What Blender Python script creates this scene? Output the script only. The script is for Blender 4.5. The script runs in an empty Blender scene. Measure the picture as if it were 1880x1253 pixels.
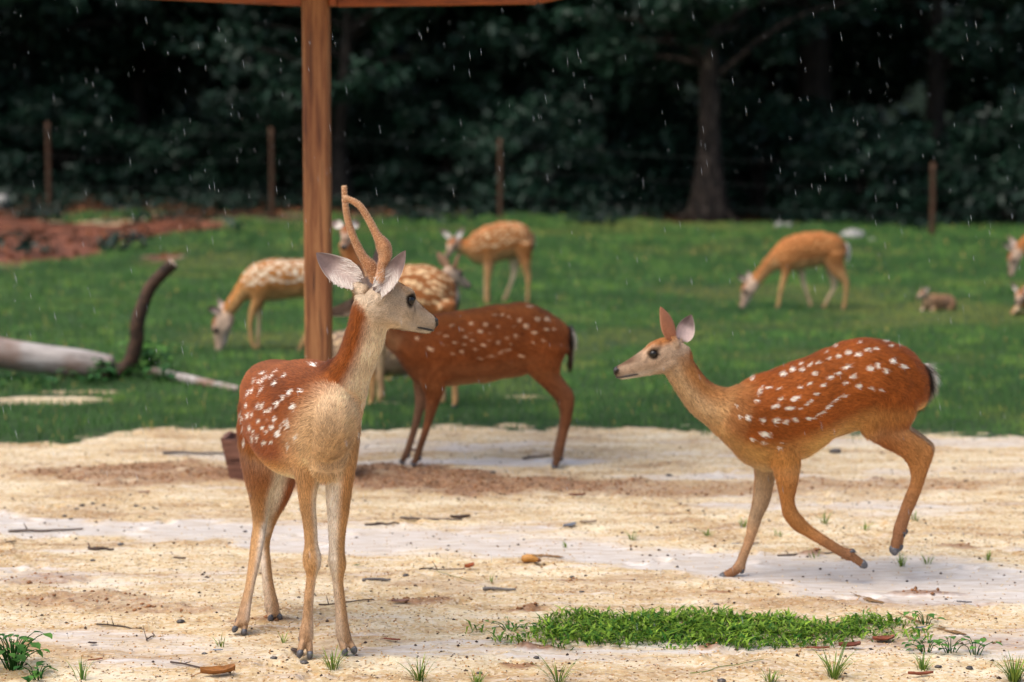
import bpy, bmesh, math, random
import numpy as np
from mathutils import Vector, Matrix

random.seed(7)
RNG = np.random.default_rng(11)
scene = bpy.context.scene
COL = scene.collection

# ------------------------------------------------------------------ camera
FPX = 3655.0            # focal length in photograph pixels (1880 wide)
CAMH = 1.45
PITCH = math.radians(4.95)
cam_d = bpy.data.cameras.new('camera')
cam = bpy.data.objects.new('camera', cam_d)
COL.objects.link(cam)
cam.location = (0, 0, CAMH)
cam.rotation_euler = (math.pi / 2 - PITCH, 0, 0)
cam_d.sensor_width = 36.0
cam_d.lens = FPX / 1880.0 * 36.0
cam_d.clip_start = 0.1
cam_d.clip_end = 2000
cam_d.dof.use_dof = True
cam_d.dof.focus_distance = 5.85
cam_d.dof.aperture_fstop = 2.5
scene.camera = cam

# ------------------------------------------------------------------ sky and sun
SUN_EL, SUN_AZ = math.radians(60), math.radians(-125)     # azimuth from +Y towards +X
world = bpy.data.worlds.new('World')
scene.world = world
world.use_nodes = True
wn = world.node_tree.nodes
wl = world.node_tree.links
bg = wn['Background']
sky = wn.new('ShaderNodeTexSky')
sky.sky_type = 'NISHITA'
sky.sun_disc = False
sky.sun_elevation = SUN_EL
sky.sun_rotation = SUN_AZ
sky.dust_density = 4.0
sky.air_density = 1.0
sky.ozone_density = 1.0
wl.new(sky.outputs[0], bg.inputs[0])
bg.inputs[1].default_value = 0.12
sun_d = bpy.data.lights.new('sun', 'SUN')
sun_d.energy = 1.5
sun_d.angle = math.radians(55)
sun_d.color = (1.0, 0.95, 0.87)
sun = bpy.data.objects.new('sun', sun_d)
COL.objects.link(sun)
sd = Vector((math.sin(SUN_AZ) * math.cos(SUN_EL), math.cos(SUN_AZ) * math.cos(SUN_EL), math.sin(SUN_EL)))
sun.rotation_euler = sd.to_track_quat('Z', 'Y').to_euler()
sun.location = (0, 0, 30)
scene.view_settings.view_transform = 'Standard'
scene.view_settings.look = 'None'
scene.view_settings.gamma = 1.0
scene.view_settings.exposure = 0.8
scene.render.engine = 'CYCLES'
scene.cycles.max_bounces = 6
scene.cycles.use_denoising = True

# ------------------------------------------------------------------ helpers
CP, SP = math.cos(PITCH), math.sin(PITCH)

def ray(px, py):
    a = (px - 940.0) / FPX
    b = -(py - 626.5) / FPX
    return np.array((a, CP + b * SP, -SP + b * CP))

def P(px, py, y):                       # point of the pixel's ray on the plane Y = y
    r = ray(px, py)
    t = y / r[1]
    return np.array((0, 0, CAMH)) + r * t

def project(p):                         # world -> photograph pixel
    d = p - np.array((0, 0, CAMH))
    f = d[..., 1] * CP - d[..., 2] * SP
    u = d[..., 1] * SP + d[..., 2] * CP
    return 940 + FPX * d[..., 0] / f, 626.5 - FPX * u / f

def sstep(a, b, x):
    t = np.clip((x - a) / (b - a), 0, 1)
    return t * t * (3 - 2 * t)

def vnoise(x, y, seed=0):
    xi = np.floor(x).astype(np.int64); yi = np.floor(y).astype(np.int64)
    xf = x - xi; yf = y - yi
    def h(i, j):
        n = (i * 374761393 + j * 668265263 + seed * 1442695041) & 0x7fffffff
        n = ((n ^ (n >> 13)) * 1274126177) & 0x7fffffff
        return ((n ^ (n >> 16)) & 0xffff) / 65535.0
    u = xf * xf * (3 - 2 * xf); v = yf * yf * (3 - 2 * yf)
    return (h(xi, yi) * (1 - u) + h(xi + 1, yi) * u) * (1 - v) + (h(xi, yi + 1) * (1 - u) + h(xi + 1, yi + 1) * u) * v

def fbm(x, y, seed=0, o=4):
    s = 0; a = 0.5; n = 0
    for k in range(o):
        s = s + a * vnoise(x * 2 ** k, y * 2 ** k, seed + k * 17); n += a; a *= 0.5
    return s / n

def gz_far(x, y):                       # the field climbs gently towards the wood
    r = sstep(26, 50, y) * np.clip(0.30 - 0.026 * x, 0.02, 0.62)
    r = r + np.clip(y - 50, 0, 30) * np.clip(0.035 - 0.001 * x, 0.015, 0.06)
    return r + np.clip(y - 80, 0, 200) * 0.12

def G(px, py):                          # pixel -> point on the ground
    r = ray(px, py)
    t = -CAMH / min(r[2], -1e-4)
    if t > 60 or t < 0: t = 60
    lo = 1.0
    ts = np.linspace(2, 90, 1800)
    z = CAMH + r[2] * ts
    g = gz_far(r[0] * ts, r[1] * ts)
    k = np.argmax(z <= g)
    t = ts[k] if z[k] <= g[k] else 60
    if k > 0 and z[k] <= g[k]:
        d0 = z[k - 1] - g[k - 1]; d1 = z[k] - g[k]
        t = ts[k - 1] + (ts[k] - ts[k - 1]) * d0 / (d0 - d1)
    p = np.array((0, 0, CAMH)) + r * t
    return p

def lin(r, g, b):
    def f(v):
        v /= 255.0
        return v / 12.92 if v <= 0.04045 else ((v + 0.055) / 1.055) ** 2.4
    return np.array((f(r), f(g), f(b)))

def tag(o, label=None, cat=None, group=None, kind=None):
    if label: o['label'] = label
    if cat: o['category'] = cat
    if group: o['group'] = group
    if kind: o['kind'] = kind
    return o

def empty(name, loc, label=None, cat=None, group=None):
    o = bpy.data.objects.new(name, None)
    o.empty_display_size = 0.1
    COL.objects.link(o)
    o.location = Vector([float(v) for v in loc])
    return tag(o, label, cat, group)

def mesh_from(name, V, F, smooth=True):
    me = bpy.data.meshes.new(name)
    V = np.asarray(V, dtype=np.float32)
    if isinstance(F, np.ndarray):
        n, k = F.shape
        me.vertices.add(len(V)); me.vertices.foreach_set('co', V.ravel())
        me.loops.add(n * k); me.loops.foreach_set('vertex_index', F.astype(np.int32).ravel())
        me.polygons.add(n)
        me.polygons.foreach_set('loop_start', np.arange(0, n * k, k, dtype=np.int32))
        me.update(calc_edges=True)
    else:
        me.from_pydata([tuple(map(float, v)) for v in V], [], F)
    if smooth:
        me.polygons.foreach_set('use_smooth', np.ones(len(me.polygons), dtype=bool))
    me.update()
    return me

def set_col(me, C, name='Col'):
    a = me.attributes.new(name, 'FLOAT_COLOR', 'POINT')
    C = np.asarray(C, dtype=np.float32)
    if C.shape[1] == 3:
        C = np.hstack([C, np.ones((len(C), 1), dtype=np.float32)])
    a.data.foreach_set('color', C.ravel())

def set_flt(me, v, name):
    a = me.attributes.new(name, 'FLOAT', 'POINT')
    a.data.foreach_set('value', np.asarray(v, dtype=np.float32))

def obj(name, me, mat=None, parent=None, off=None):
    o = bpy.data.objects.new(name, me)
    COL.objects.link(o)
    if mat: me.materials.append(mat)
    if parent:
        o.parent = parent
        if off is None:
            o.location = -parent.location if parent.parent is None else Vector((0, 0, 0))
        else:
            o.location = off
    return o

# loft through rings given by centre C, half-axis U and half-axis L
def cat_resample(A, m):
    A = np.asarray(A, float)
    n = len(A)
    out = []
    for i in range(n - 1):
        p0 = A[max(i - 1, 0)]; p1 = A[i]; p2 = A[i + 1]; p3 = A[min(i + 2, n - 1)]
        for k in range(m):
            t = k / m
            out.append(0.5 * ((2 * p1) + (-p0 + p2) * t + (2 * p0 - 5 * p1 + 4 * p2 - p3) * t * t + (-p0 + 3 * p1 - 3 * p2 + p3) * t ** 3))
    out.append(A[-1])
    return np.array(out)

def loft(C, U, L, n=16, cap=0.5):
    m = len(C)
    th = np.linspace(0, 2 * np.pi, n, endpoint=False)
    V = []
    c, s = np.cos(th)[:, None], np.sin(th)[:, None]
    def ring(Cc, Uu, Ll, k): return Cc + (Ll * c + Uu * s) * k
    def outw(i, j):
        d = C[i] - C[j]; nrm = np.linalg.norm(d)
        r = min(np.linalg.norm(U[i]), np.linalg.norm(L[i]))
        return d / (nrm + 1e-9) * r * cap
    o0 = outw(0, 1); o1 = outw(-1, -2)
    rings = [ring(C[0] + o0 * 0.75, U[0], L[0], 0.62)] + [ring(C[i], U[i], L[i], 1) for i in range(m)] + [ring(C[-1] + o1 * 0.75, U[-1], L[-1], 0.62)]
    V = np.vstack(rings + [(C[0] + o0)[None], (C[-1] + o1)[None]])
    R = len(rings)
    F = []
    for i in range(R - 1):
        for j in range(n):
            a = i * n + j; b = i * n + (j + 1) % n
            F.append((a, b, b + n, a + n))
    p0 = R * n; p1 = p0 + 1
    for j in range(n):
        F.append((p0, (j + 1) % n, j)[::1])
        F.append((p1, (R - 1) * n + j, (R - 1) * n + (j + 1) % n))
    return V, F

def tube(pts, rad, n=8, m=3, cap=0.6, flat=1.0):
    pts = np.asarray(pts, float); rad = np.asarray(rad, float)
    if m > 1 and len(pts) > 2:
        pts = cat_resample(pts, m); rad = cat_resample(rad[:, None], m)[:, 0]
    T = np.gradient(pts, axis=0); T /= np.linalg.norm(T, axis=1)[:, None] + 1e-9
    ref = np.array((0.31, 0.2, 0.93)) if abs(T[:, 2]).mean() < 0.8 else np.array((0.9, 0.3, 0.1))
    Lx = np.cross(T, ref); Lx /= np.linalg.norm(Lx, axis=1)[:, None]
    Ux = np.cross(Lx, T)
    return loft(pts, Ux * rad[:, None] * flat, Lx * rad[:, None], n, cap)

def join_vf(parts):
    V = []; F = []; o = 0
    for v, f in parts:
        V.append(v); F += [tuple(i + o for i in q) for q in f]; o += len(v)
    return np.vstack(V), F

def fix_normals(me):
    bm = bmesh.new(); bm.from_mesh(me)
    bmesh.ops.recalc_face_normals(bm, faces=bm.faces)
    bm.to_mesh(me); bm.free(); me.update()

# ------------------------------------------------------------------ materials
class NT:
    def __init__(s, name):
        s.m = bpy.data.materials.new(name); s.m.use_nodes = True
        s.t = s.m.node_tree; s.n = s.t.nodes; s.l = s.t.links
        s.b = s.n['Principled BSDF']
    def new(s, typ, **k):
        n = s.n.new(typ)
        for a, v in k.items(): setattr(n, a, v)
        return n
    def link(s, a, b): s.l.new(a, b)
    def noise(s, scale, detail=3, vec=None, rough=0.55, dist=0.0):
        n = s.new('ShaderNodeTexNoise')
        n.inputs['Scale'].default_value = scale; n.inputs['Detail'].default_value = detail
        n.inputs['Roughness'].default_value = rough; n.inputs['Distortion'].default_value = dist
        if vec is not None: s.link(vec, n.inputs['Vector'])
        return n.outputs['Fac']
    def coord(s, scale=(1, 1, 1), kind='Object', rot=(0, 0, 0)):
        if kind == 'World':
            c = s.new('ShaderNodeNewGeometry').outputs['Position']
        else:
            c = s.new('ShaderNodeTexCoord').outputs[kind]
        mp = s.new('ShaderNodeMapping')
        mp.inputs['Scale'].default_value = scale
        mp.inputs['Rotation'].default_value = rot
        s.link(c, mp.inputs['Vector'])
        return mp.outputs[0]
    def attr(s, name, out='Color'):
        a = s.new('ShaderNodeAttribute'); a.attribute_name = name
        return a.outputs[out]
    def ramp(s, fac, stops):
        r = s.new('ShaderNodeValToRGB')
        el = r.color_ramp.elements
        while len(el) < len(stops): el.new(0.5)
        for e, (p, c) in zip(el, stops):
            e.position = p
            e.color = tuple(c) + (1,) if not np.isscalar(c) else (c, c, c, 1)
        s.link(fac, r.inputs[0])
        return r.outputs[0]
    def math(s, op, a, b=None, clamp=False):
        n = s.new('ShaderNodeMath', operation=op); n.use_clamp = clamp
        for i, v in enumerate((a, b)):
            if v is None: continue
            if isinstance(v, (int, float)): n.inputs[i].default_value = v
            else: s.link(v, n.inputs[i])
        return n.outputs[0]
    def mix(s, fac, a, b, mode='MIX'):
        n = s.new('ShaderNodeMix', data_type='RGBA', blend_type=mode)
        for i, v in ((0, fac), (6, a), (7, b)):
            if isinstance(v, (int, float)): n.inputs[i].default_value = v
            elif hasattr(v, 'is_linked'): s.link(v, n.inputs[i])
            else: n.inputs[i].default_value = tuple(v) + (1,)
        return n.outputs[2]
    def bump(s, h, strength=0.3, dist=0.01):
        n = s.new('ShaderNodeBump')
        n.inputs['Strength'].default_value = strength; n.inputs['Distance'].default_value = dist
        s.link(h, n.inputs['Height']); s.link(n.outputs[0], s.b.inputs['Normal'])
    def base(s, c):
        if hasattr(c, 'is_linked'): s.link(c, s.b.inputs['Base Color'])
        else: s.b.inputs['Base Color'].default_value = tuple(c) + (1,)
        return s
    def rough(s, r):
        if hasattr(r, 'is_linked'): s.link(r, s.b.inputs['Roughness'])
        else: s.b.inputs['Roughness'].default_value = r
        return s
    def spec(s, v): s.b.inputs['Specular IOR Level'].default_value = v; return s

def simple_mat(name, c1, c2, scale=20, rough=0.7, spec=0.3, bump=0.0, stretch=(1, 1, 1)):
    t = NT(name)
    n = t.noise(scale, 5, t.coord(stretch))
    t.base(t.ramp(n, [(0.3, c1), (0.7, c2)])).rough(rough).spec(spec)
    if bump: t.bump(n, bump, 0.01)
    return t.m

def attr_mat(name, rough=0.7, spec=0.3, var=0.25, scale=60, translucent=0.0):
    t = NT(name)
    n = t.noise(scale, 3, t.coord())
    f = t.ramp(n, [(0.25, 1 - var), (0.75, 1 + var)])
    t.base(t.mix(1.0, t.attr('Col'), f, 'MULTIPLY')).rough(rough).spec(spec)
    if translucent:
        t.b.inputs['Subsurface Weight'].default_value = 0
        tr = t.new('ShaderNodeBsdfTranslucent'); mx = t.new('ShaderNodeMixShader')
        t.link(t.attr('Col'), tr.inputs[0]); mx.inputs[0].default_value = translucent
        t.link(t.b.outputs[0], mx.inputs[1]); t.link(tr.outputs[0], mx.inputs[2])
        t.link(mx.outputs[0], t.n['Material Output'].inputs[0])
    return t.m

# ================================================================== GROUND
_ex = np.array([-12, -2.66, -1.92, -0.9, -0.12, 0.9, 1.8, 2.78, 12.0])
_ey = np.array([9.6, 10.3, 11.0, 11.1, 11.2, 11.05, 10.9, 10.75, 10.6])

def ell(x, y, c, rx, ry, rot=0.0):
    dx, dy = x - c[0], y - c[1]
    ca, sa = math.cos(rot), math.sin(rot)
    return np.sqrt(((dx * ca + dy * sa) / rx) ** 2 + ((-dx * sa + dy * ca) / ry) ** 2)

def lawn_mask(x, y):
    e = np.interp(x, _ex, _ey) + (fbm(x * 1.3, y * 1.3, 3) - 0.5) * 0.55 + (fbm(x * 6, y * 6, 9) - 0.5) * 0.5
    m = sstep(-0.30, 0.22, y - e + (fbm(x * 14, y * 14, 11) - 0.5) * 0.35)
    w = (fbm(x * 2.2, y * 2.2, 5) - 0.5) * 1.1
    for c, rx, ry in ((G(85, 736), 0.42, 0.20), (G(10, 742), 0.5, 0.10), (G(150, 722), 0.3, 0.12), (G(962, 731), 0.16, 0.07), (G(690, 742), 0.2, 0.05)):
        m = m * sstep(0.75, 1.15, ell(x, y, c, rx, ry) + w * 0.6)
    m = m * (1 - red_mask(x, y))
    m = m * (1 - litter_mask(x, y))
    return np.clip(m, 0, 1)

def red_mask(x, y):
    w = (fbm(x * 0.55, y * 0.3, 21) - 0.5) * 2.2
    d = np.minimum(ell(x, y, (-9.8, 37.5), 3.4, 7.8, 0.12), ell(x, y, (-6.6, 41), 1.3, 2.6))
    d = np.minimum(d, ell(x, y, (-5.6, 31.5), 0.9, 1.0) + 0.15)
    return 1 - sstep(0.75, 1.1, d + w)

def litter_mask(x, y):
    e = np.clip(46.5 + 0.15 * x, 41.0, 48) - 2.5 * sstep(-2, -9, x)
    return sstep(-1.5, 1.5, y - e + (fbm(x * 0.6, y * 0.6, 31) - 0.5) * 9)

MUD = [(G(745, 880), 0.70, 0.42, 0.0, 1.0), (G(560, 872), 0.8, 0.45, 0.0, 1.0), (G(930, 892), 0.65, 0.28, 0.0, 0.85), (G(350, 875), .8, .35, 0, .7), (G(1250, 900), .8, .25, 0, .5), (G(1650, 890), .8, .25, 0, .5),
       (G(290, 862), 0.50, 0.22, 0.0, 0.75), (G(160, 870), 0.45, 0.14, 0.0, 0.6), (G(1500, 905), 0.9, 0.2, 0.0, 0.35),
       (G(1120, 890), 0.5, 0.14, 0, 0.5), (G(70, 1065), 0.22, 0.14, 0, 0.55), (G(180, 1100), 0.3, 0.14, 0, 0.5), (G(330, 1120), 0.25, 0.09, 0, 0.5),
       (G(765, 1105), 0.10, 0.05, 0, 0.7), (G(960, 1120), 0.10, 0.04, 0, 0.8), (G(985, 1188), 0.06, 0.035, 0, 0.9),
       (G(955, 1226), 0.07, 0.035, 0, 0.9), (G(1300, 1190), 0.07, 0.035, 0, 1.0), (G(1320, 1088), 0.05, 0.03, 0, 0.8),
       (G(1700, 1088), 0.14, 0.04, 0, 0.7), (G(1490, 1018), 0.06, 0.04, 0, 0.8), (G(1760, 1005), 0.10, 0.05, 0, 0.7), (G(1040, 1066), 0.08, 0.04, 0, 0.5),
       (G(480, 1140), 0.15, 0.05, 0, 0.6), (G(1560, 1110), 0.6, 0.12, 0, 0.35), (G(1780, 1180), 0.5, 0.08, 0, 0.4)]

def mud_mask(x, y):
    w = (fbm(x * 5, y * 5, 41) - 0.5) * 1.3
    m = np.zeros_like(x)
    for c, rx, ry, ro, a in MUD:
        m = np.maximum(m, a * (1 - sstep(0.45, 1.15, ell(x, y, c, rx, ry, ro) + w)))
    return m

_wx = np.array([-6, -2.2, -1.2, -0.3, 0.5, 1.2, 2.2, 6])
_wy = np.array([8.5, 8.15, 7.95, 7.7, 7.35, 7.0, 6.75, 6.2])

def wet_mask(x, y):
    c = np.interp(x, _wx, _wy)
    wdt = 0.24 + 0.20 * sstep(0.3, 1.6, x)
    d = np.abs(y - c + (fbm(x * 1.6, y * 1.6, 51) - 0.5) * 0.7) / wdt
    m = 1 - sstep(0.5, 1.25, d + (fbm(x * 3, y * 8, 52) - 0.5) * 0.8)
    # rain film near the mid deer's feet and along the front
    m = np.maximum(m, 0.85 * (1 - sstep(0.6, 1.2, ell(x, y, G(900, 848), 0.75, 0.13) + (fbm(x * 4, y * 9, 53) - 0.5))))
    m = np.maximum(m, 0.6 * (1 - sstep(0.6, 1.2, ell(x, y, G(1330, 875), 0.5, 0.14) + (fbm(x * 4, y * 9, 54) - 0.5))))
    m = np.maximum(m, 0.55 * (1 - sstep(0.6, 1.2, ell(x, y, G(950, 1190), 0.6, 0.12) + (fbm(x * 4, y * 9, 55) - 0.5))))
    m = np.maximum(m, 0.55 * (1 - sstep(0.6, 1.2, ell(x, y, G(150, 1170), 0.4, 0.12) + (fbm(x * 4, y * 9, 56) - 0.5))))
    m = np.maximum(m, 0.6 * sstep(0.58, 0.75, fbm(x * 0.9, y * 2.0, 57)))
    return m * (1 - sstep(11.5, 13, y))

HOOF = [(RNG.uniform(-2.4, 2.4), RNG.uniform(5.0, 10.6), RNG.uniform(0, 3.14)) for _ in range(150)]

def hoof_dents(x, y):
    z = np.zeros_like(x)
    near = (y > 4.9) & (y < 10.8) & (np.abs(x) < 2.6)
    xs, ys = x[near], y[near]; zs = np.zeros_like(xs)
    o = np.argsort(ys, kind='stable'); ys_s = ys[o]
    for hx, hy, ha in HOOF:
        i0, i1 = np.searchsorted(ys_s, (hy - .12, hy + .12)); k = o[i0:i1]
        dx, dy = xs[k] - hx, ys[k] - hy; ca, sa = math.cos(ha), math.sin(ha)
        u, v = dx * ca + dy * sa, -dx * sa + dy * ca
        for s_ in (-.014, .014):
            r2 = (u / .034) ** 2 + ((v - s_) / .013) ** 2
            zs[k] -= .014 * np.exp(-r2)
        zs[k] += .007 * np.exp(-((np.sqrt((u / .05) ** 2 + (v / .038) ** 2) - 1.15) / .3) ** 2)
    z[near] = zs
    return z

def ground_z(x, y):
    near = 1 - sstep(12, 20, y)
    lm = lawn_mask(x, y); mm = mud_mask(x, y); wm = wet_mask(x, y)
    rough = (fbm(x * 9, y * 9, 61, 4) - 0.5) * 0.022 + (fbm(x * 32, y * 32, 62, 2) - 0.5) * 0.008
    z = rough * (1 - 0.75 * wm) * (1 - 0.5 * lm) + mm * (0.008 + (fbm(x * 22, y * 22, 63, 3) - 0.45) * 0.035)
    z = z + lm * 0.01 - wm * 0.006 + hoof_dents(x, y) * (1 - lm)
    return z * near + gz_far(x, y) + (fbm(x * 0.25, y * 0.25, 64) - 0.5) * 0.25 * sstep(14, 30, y)

def axis_lines(lo, hi, d0, far_lo, far_hi, grow=1.16):
    a = list(np.arange(lo, hi, d0))
    s = d0; v = hi
    while v < far_hi: a.append(v); s *= grow; v += s
    a.append(far_hi)
    s = d0; v = lo - d0; pre = []
    while v > far_lo: pre.append(v); s *= grow; v -= s
    pre.append(far_lo)
    return np.array(pre[::-1] + a)

def axis_soft(lo, hi, d0, far_lo, far_hi):
    return axis_lines(lo, hi, d0, far_lo, far_hi, 1.05)

gx = axis_soft(-2.9, 2.9, 0.0155, -420, 420)
gy = axis_soft(4.9, 11.6, 0.0155, -300, 700)
X, Y = np.meshgrid(gx, gy)
Z = ground_z(X, Y)
nx_, ny_ = len(gx), len(gy)
V = np.stack([X.ravel(), Y.ravel(), Z.ravel()], 1)
ii = np.arange((ny_ - 1) * nx_).reshape(ny_ - 1, nx_)[:, :-1].ravel()
F = np.stack([ii, ii + 1, ii + 1 + nx_, ii + nx_], 1)
me = mesh_from('ground', V, F)
set_flt(me, lawn_mask(X, Y).ravel(), 'lawn')
set_flt(me, mud_mask(X, Y).ravel(), 'mud')
set_flt(me, wet_mask(X, Y).ravel(), 'wet')
set_flt(me, red_mask(X, Y).ravel(), 'red')
set_flt(me, litter_mask(X, Y).ravel(), 'litter')

t = NT('sandy ground')
wc = t.coord(kind='World')
big = t.noise(3.2, 6, t.coord((0.6, 1.7, 1), 'World'), 0.62); grit = t.noise(120, 3, wc, 0.7); fine = t.noise(420, 2, wc, 0.7); med = t.noise(28, 5, wc, 0.65)
vor = t.new('ShaderNodeTexVoronoi'); vor.inputs['Scale'].default_value = 95; t.link(wc, vor.inputs['Vector'])
vorc = t.new('ShaderNodeSeparateColor'); t.link(vor.outputs['Color'], vorc.inputs[0])
sand = t.ramp(t.math('ADD', t.math('MULTIPLY', big, 0.7), t.math('MULTIPLY', med, 0.3)), [(0.36, lin(146, 114, 76)), (0.48, lin(196, 172, 130)), (0.60, lin(220, 206, 174))])
sand = t.mix(t.ramp(vorc.outputs[0], [(0.62, 0.0), (0.75, 0.4)]), sand, lin(232, 220, 200))          # pale grains
sand = t.mix(t.ramp(vorc.outputs[1], [(0.74, 0.0), (0.86, 0.45)]), sand, lin(192, 148, 92))           # ochre grains
sand = t.mix(t.ramp(vorc.outputs[2], [(0.94, 0.0), (0.97, 0.6)]), sand, lin(92, 74, 60))           # dark grains
sand = t.mix(t.ramp(fine, [(0.36, 0.35), (0.52, 0.0)]), sand, lin(128, 92, 58))
dmp = t.noise(1.5, 7, t.coord((0.55, 1.5, 1), 'World'), 0.68, 0.6)
sand = t.mix(t.ramp(dmp, [(0.52, 0.0), (0.66, 0.55)]), sand, t.ramp(med, [(0.35, lin(120, 88, 62)), (0.65, lin(172, 140, 106))]))
wetm = t.ramp(t.math('ADD', t.attr('wet', 'Fac'), t.math('MULTIPLY', t.math('SUBTRACT', t.noise(7, 6, t.coord((0.35, 2.6, 1), 'World'), 0.7), 0.5), 3.2)), [(0.1, 0.0), (0.9, 0.9)])
wetc = t.ramp(t.noise(18, 4, t.coord((0.5, 2.2, 1), 'World')), [(0.35, lin(192, 178, 164)), (0.65, lin(218, 212, 206))])  # wet sand, with the sky's whitish sheen painted into its colour
colr = t.mix(wetm, sand, wetc)
mudm = t.ramp(t.math('ADD', t.attr('mud', 'Fac'), t.math('MULTIPLY', t.math('SUBTRACT', med, 0.5), 1.3)), [(0.1, 0.0), (0.75, 1.0)])
mudc = t.ramp(t.noise(45, 4, wc), [(0.3, lin(98, 64, 44)), (0.7, lin(158, 114, 80))])
colr = t.mix(t.math('MULTIPLY', mudm, 0.85), colr, mudc)
lawnm = t.ramp(t.math('ADD', t.attr('lawn', 'Fac'), t.math('MULTIPLY', t.math('SUBTRACT', grit, 0.5), 0.5)), [(0.4, 0.0), (0.65, 1.0)])
colr = t.mix(lawnm, colr, t.ramp(t.noise(6, 4, wc), [(0.35, lin(26, 50, 20)), (0.7, lin(56, 78, 32))]))
redm = t.ramp(t.math('ADD', t.attr('red', 'Fac'), t.math('MULTIPLY', t.math('SUBTRACT', t.noise(2.5, 5, wc), 0.5), 0.9)), [(0.35, 0.0), (0.6, 1.0)])
colr = t.mix(redm, colr, t.ramp(t.noise(2.4, 7, wc, .72), [(0.38, lin(40, 30, 22)), (0.50, lin(96, 58, 42)), (0.66, lin(160, 96, 70))]))
litm = t.ramp(t.attr('litter', 'Fac'), [(0.3, 0.0), (0.7, 1.0)])
colr = t.mix(litm, colr, t.ramp(t.noise(3.0, 5, wc), [(0.35, lin(30, 24, 18)), (0.65, lin(72, 52, 38))]))
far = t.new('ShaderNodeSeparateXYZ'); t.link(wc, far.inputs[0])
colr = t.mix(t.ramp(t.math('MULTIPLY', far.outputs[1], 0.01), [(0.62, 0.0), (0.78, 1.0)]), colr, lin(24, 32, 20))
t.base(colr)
dry = t.math('SUBTRACT', 1.0, t.math('MULTIPLY', wetm, t.math('SUBTRACT', 1.0, lawnm)))
t.rough(t.ramp(dry, [(0.0, 0.30), (1.0, 0.88)]))
t.link(t.ramp(t.math('MULTIPLY', far.outputs[1], 0.01), [(0.25, 0.35), (0.5, 0.02)]), t.b.inputs['Specular IOR Level'])
hh = t.math('ADD', t.math('MULTIPLY', grit, 0.5), t.math('ADD', t.math('MULTIPLY', fine, 0.3), t.math('MULTIPLY', vorc.outputs[0], 0.25)))
bstr = t.new('ShaderNodeBump'); bstr.inputs['Distance'].default_value = 0.006
t.link(hh, bstr.inputs['Height']); t.link(t.ramp(dry, [(0.0, 0.08), (1.0, 0.55)]), bstr.inputs['Strength']); t.link(bstr.outputs[0], t.b.inputs['Normal'])
ground = tag(obj('ground', me, t.m), kind='structure')

# puddles lying in the wheel ruts
t = NT('muddy water'); t.base(lin(150, 118, 84)).rough(0.07).spec(0.6)
t.bump(t.noise(30, 2, t.coord(kind='World')), 0.05, 0.004)
M_WATER = t.m
def puddle(pxs, w):
    c = cat_resample(np.array([G(*p) for p in pxs]), 8)
    n = len(c); V = []; F = []
    for i, p in enumerate(c):
        f = math.sin(math.pi * (i + 0.35) / (n - 0.3)) ** 0.6
        wl_ = w * f * (0.6 + 0.9 * random.random()); wr = w * f * (0.6 + 0.9 * random.random())
        zz = float(max(ground_z(p[0:1], p[1:2])[0], ground_z(p[0:1], p[1:2] + wl_)[0], ground_z(p[0:1], p[1:2] - wr)[0])) + 0.0015
        V += [(p[0], p[1] + wl_, 0.004), (p[0] + 0.004, p[1] - wr, 0.004)]
    for i in range(n - 1): F.append((2 * i, 2 * i + 1, 2 * i + 3, 2 * i + 2))
    o = obj('puddle', mesh_from('puddle', V, F), M_WATER)
    tag(o, kind='structure')
puddle([(1560, 1090), (1590, 1102), (1622, 1108)], 0.035)
puddle([(1640, 1122), (1680, 1142), (1730, 1156), (1775, 1167)], 0.035)
puddle([(960, 1022), (1000, 1022), (1035, 1025)], 0.02)

# ================================================================== LAWN GRASS
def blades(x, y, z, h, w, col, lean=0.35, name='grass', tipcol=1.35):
    n = len(x)
    a = RNG.uniform(0, 2 * np.pi, n)
    dx, dy = np.cos(a) * w * 0.5, np.sin(a) * w * 0.5
    b = RNG.uniform(0, 2 * np.pi, n); le = RNG.uniform(0, 1, n) ** 1.2 * lean * h
    V = np.empty((n, 3, 3))
    V[:, 0] = np.stack([x - dx, y - dy, z], 1)
    V[:, 1] = np.stack([x + dx, y + dy, z], 1)
    V[:, 2] = np.stack([x + np.cos(b) * le, y + np.sin(b) * le, z + h], 1)
    gn = np.cross(V[:, 1] - V[:, 0], V[:, 2] - V[:, 0]); fl = (gn[:, 1] > 0)
    V[fl] = V[fl][:, [1, 0, 2]]
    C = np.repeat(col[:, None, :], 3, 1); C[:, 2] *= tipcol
    me = mesh_from(name, V.reshape(-1, 3), np.arange(3 * n).reshape(n, 3))
    set_col(me, C.reshape(-1, 3))
    nr = np.stack([np.cos(b) * 0.35, np.sin(b) * 0.35, np.ones(n)], 1); nr /= np.linalg.norm(nr, axis=1)[:, None]
    me.normals_split_custom_set_from_vertices(np.repeat(nr, 3, 0).astype(np.float32))
    return me

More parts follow.
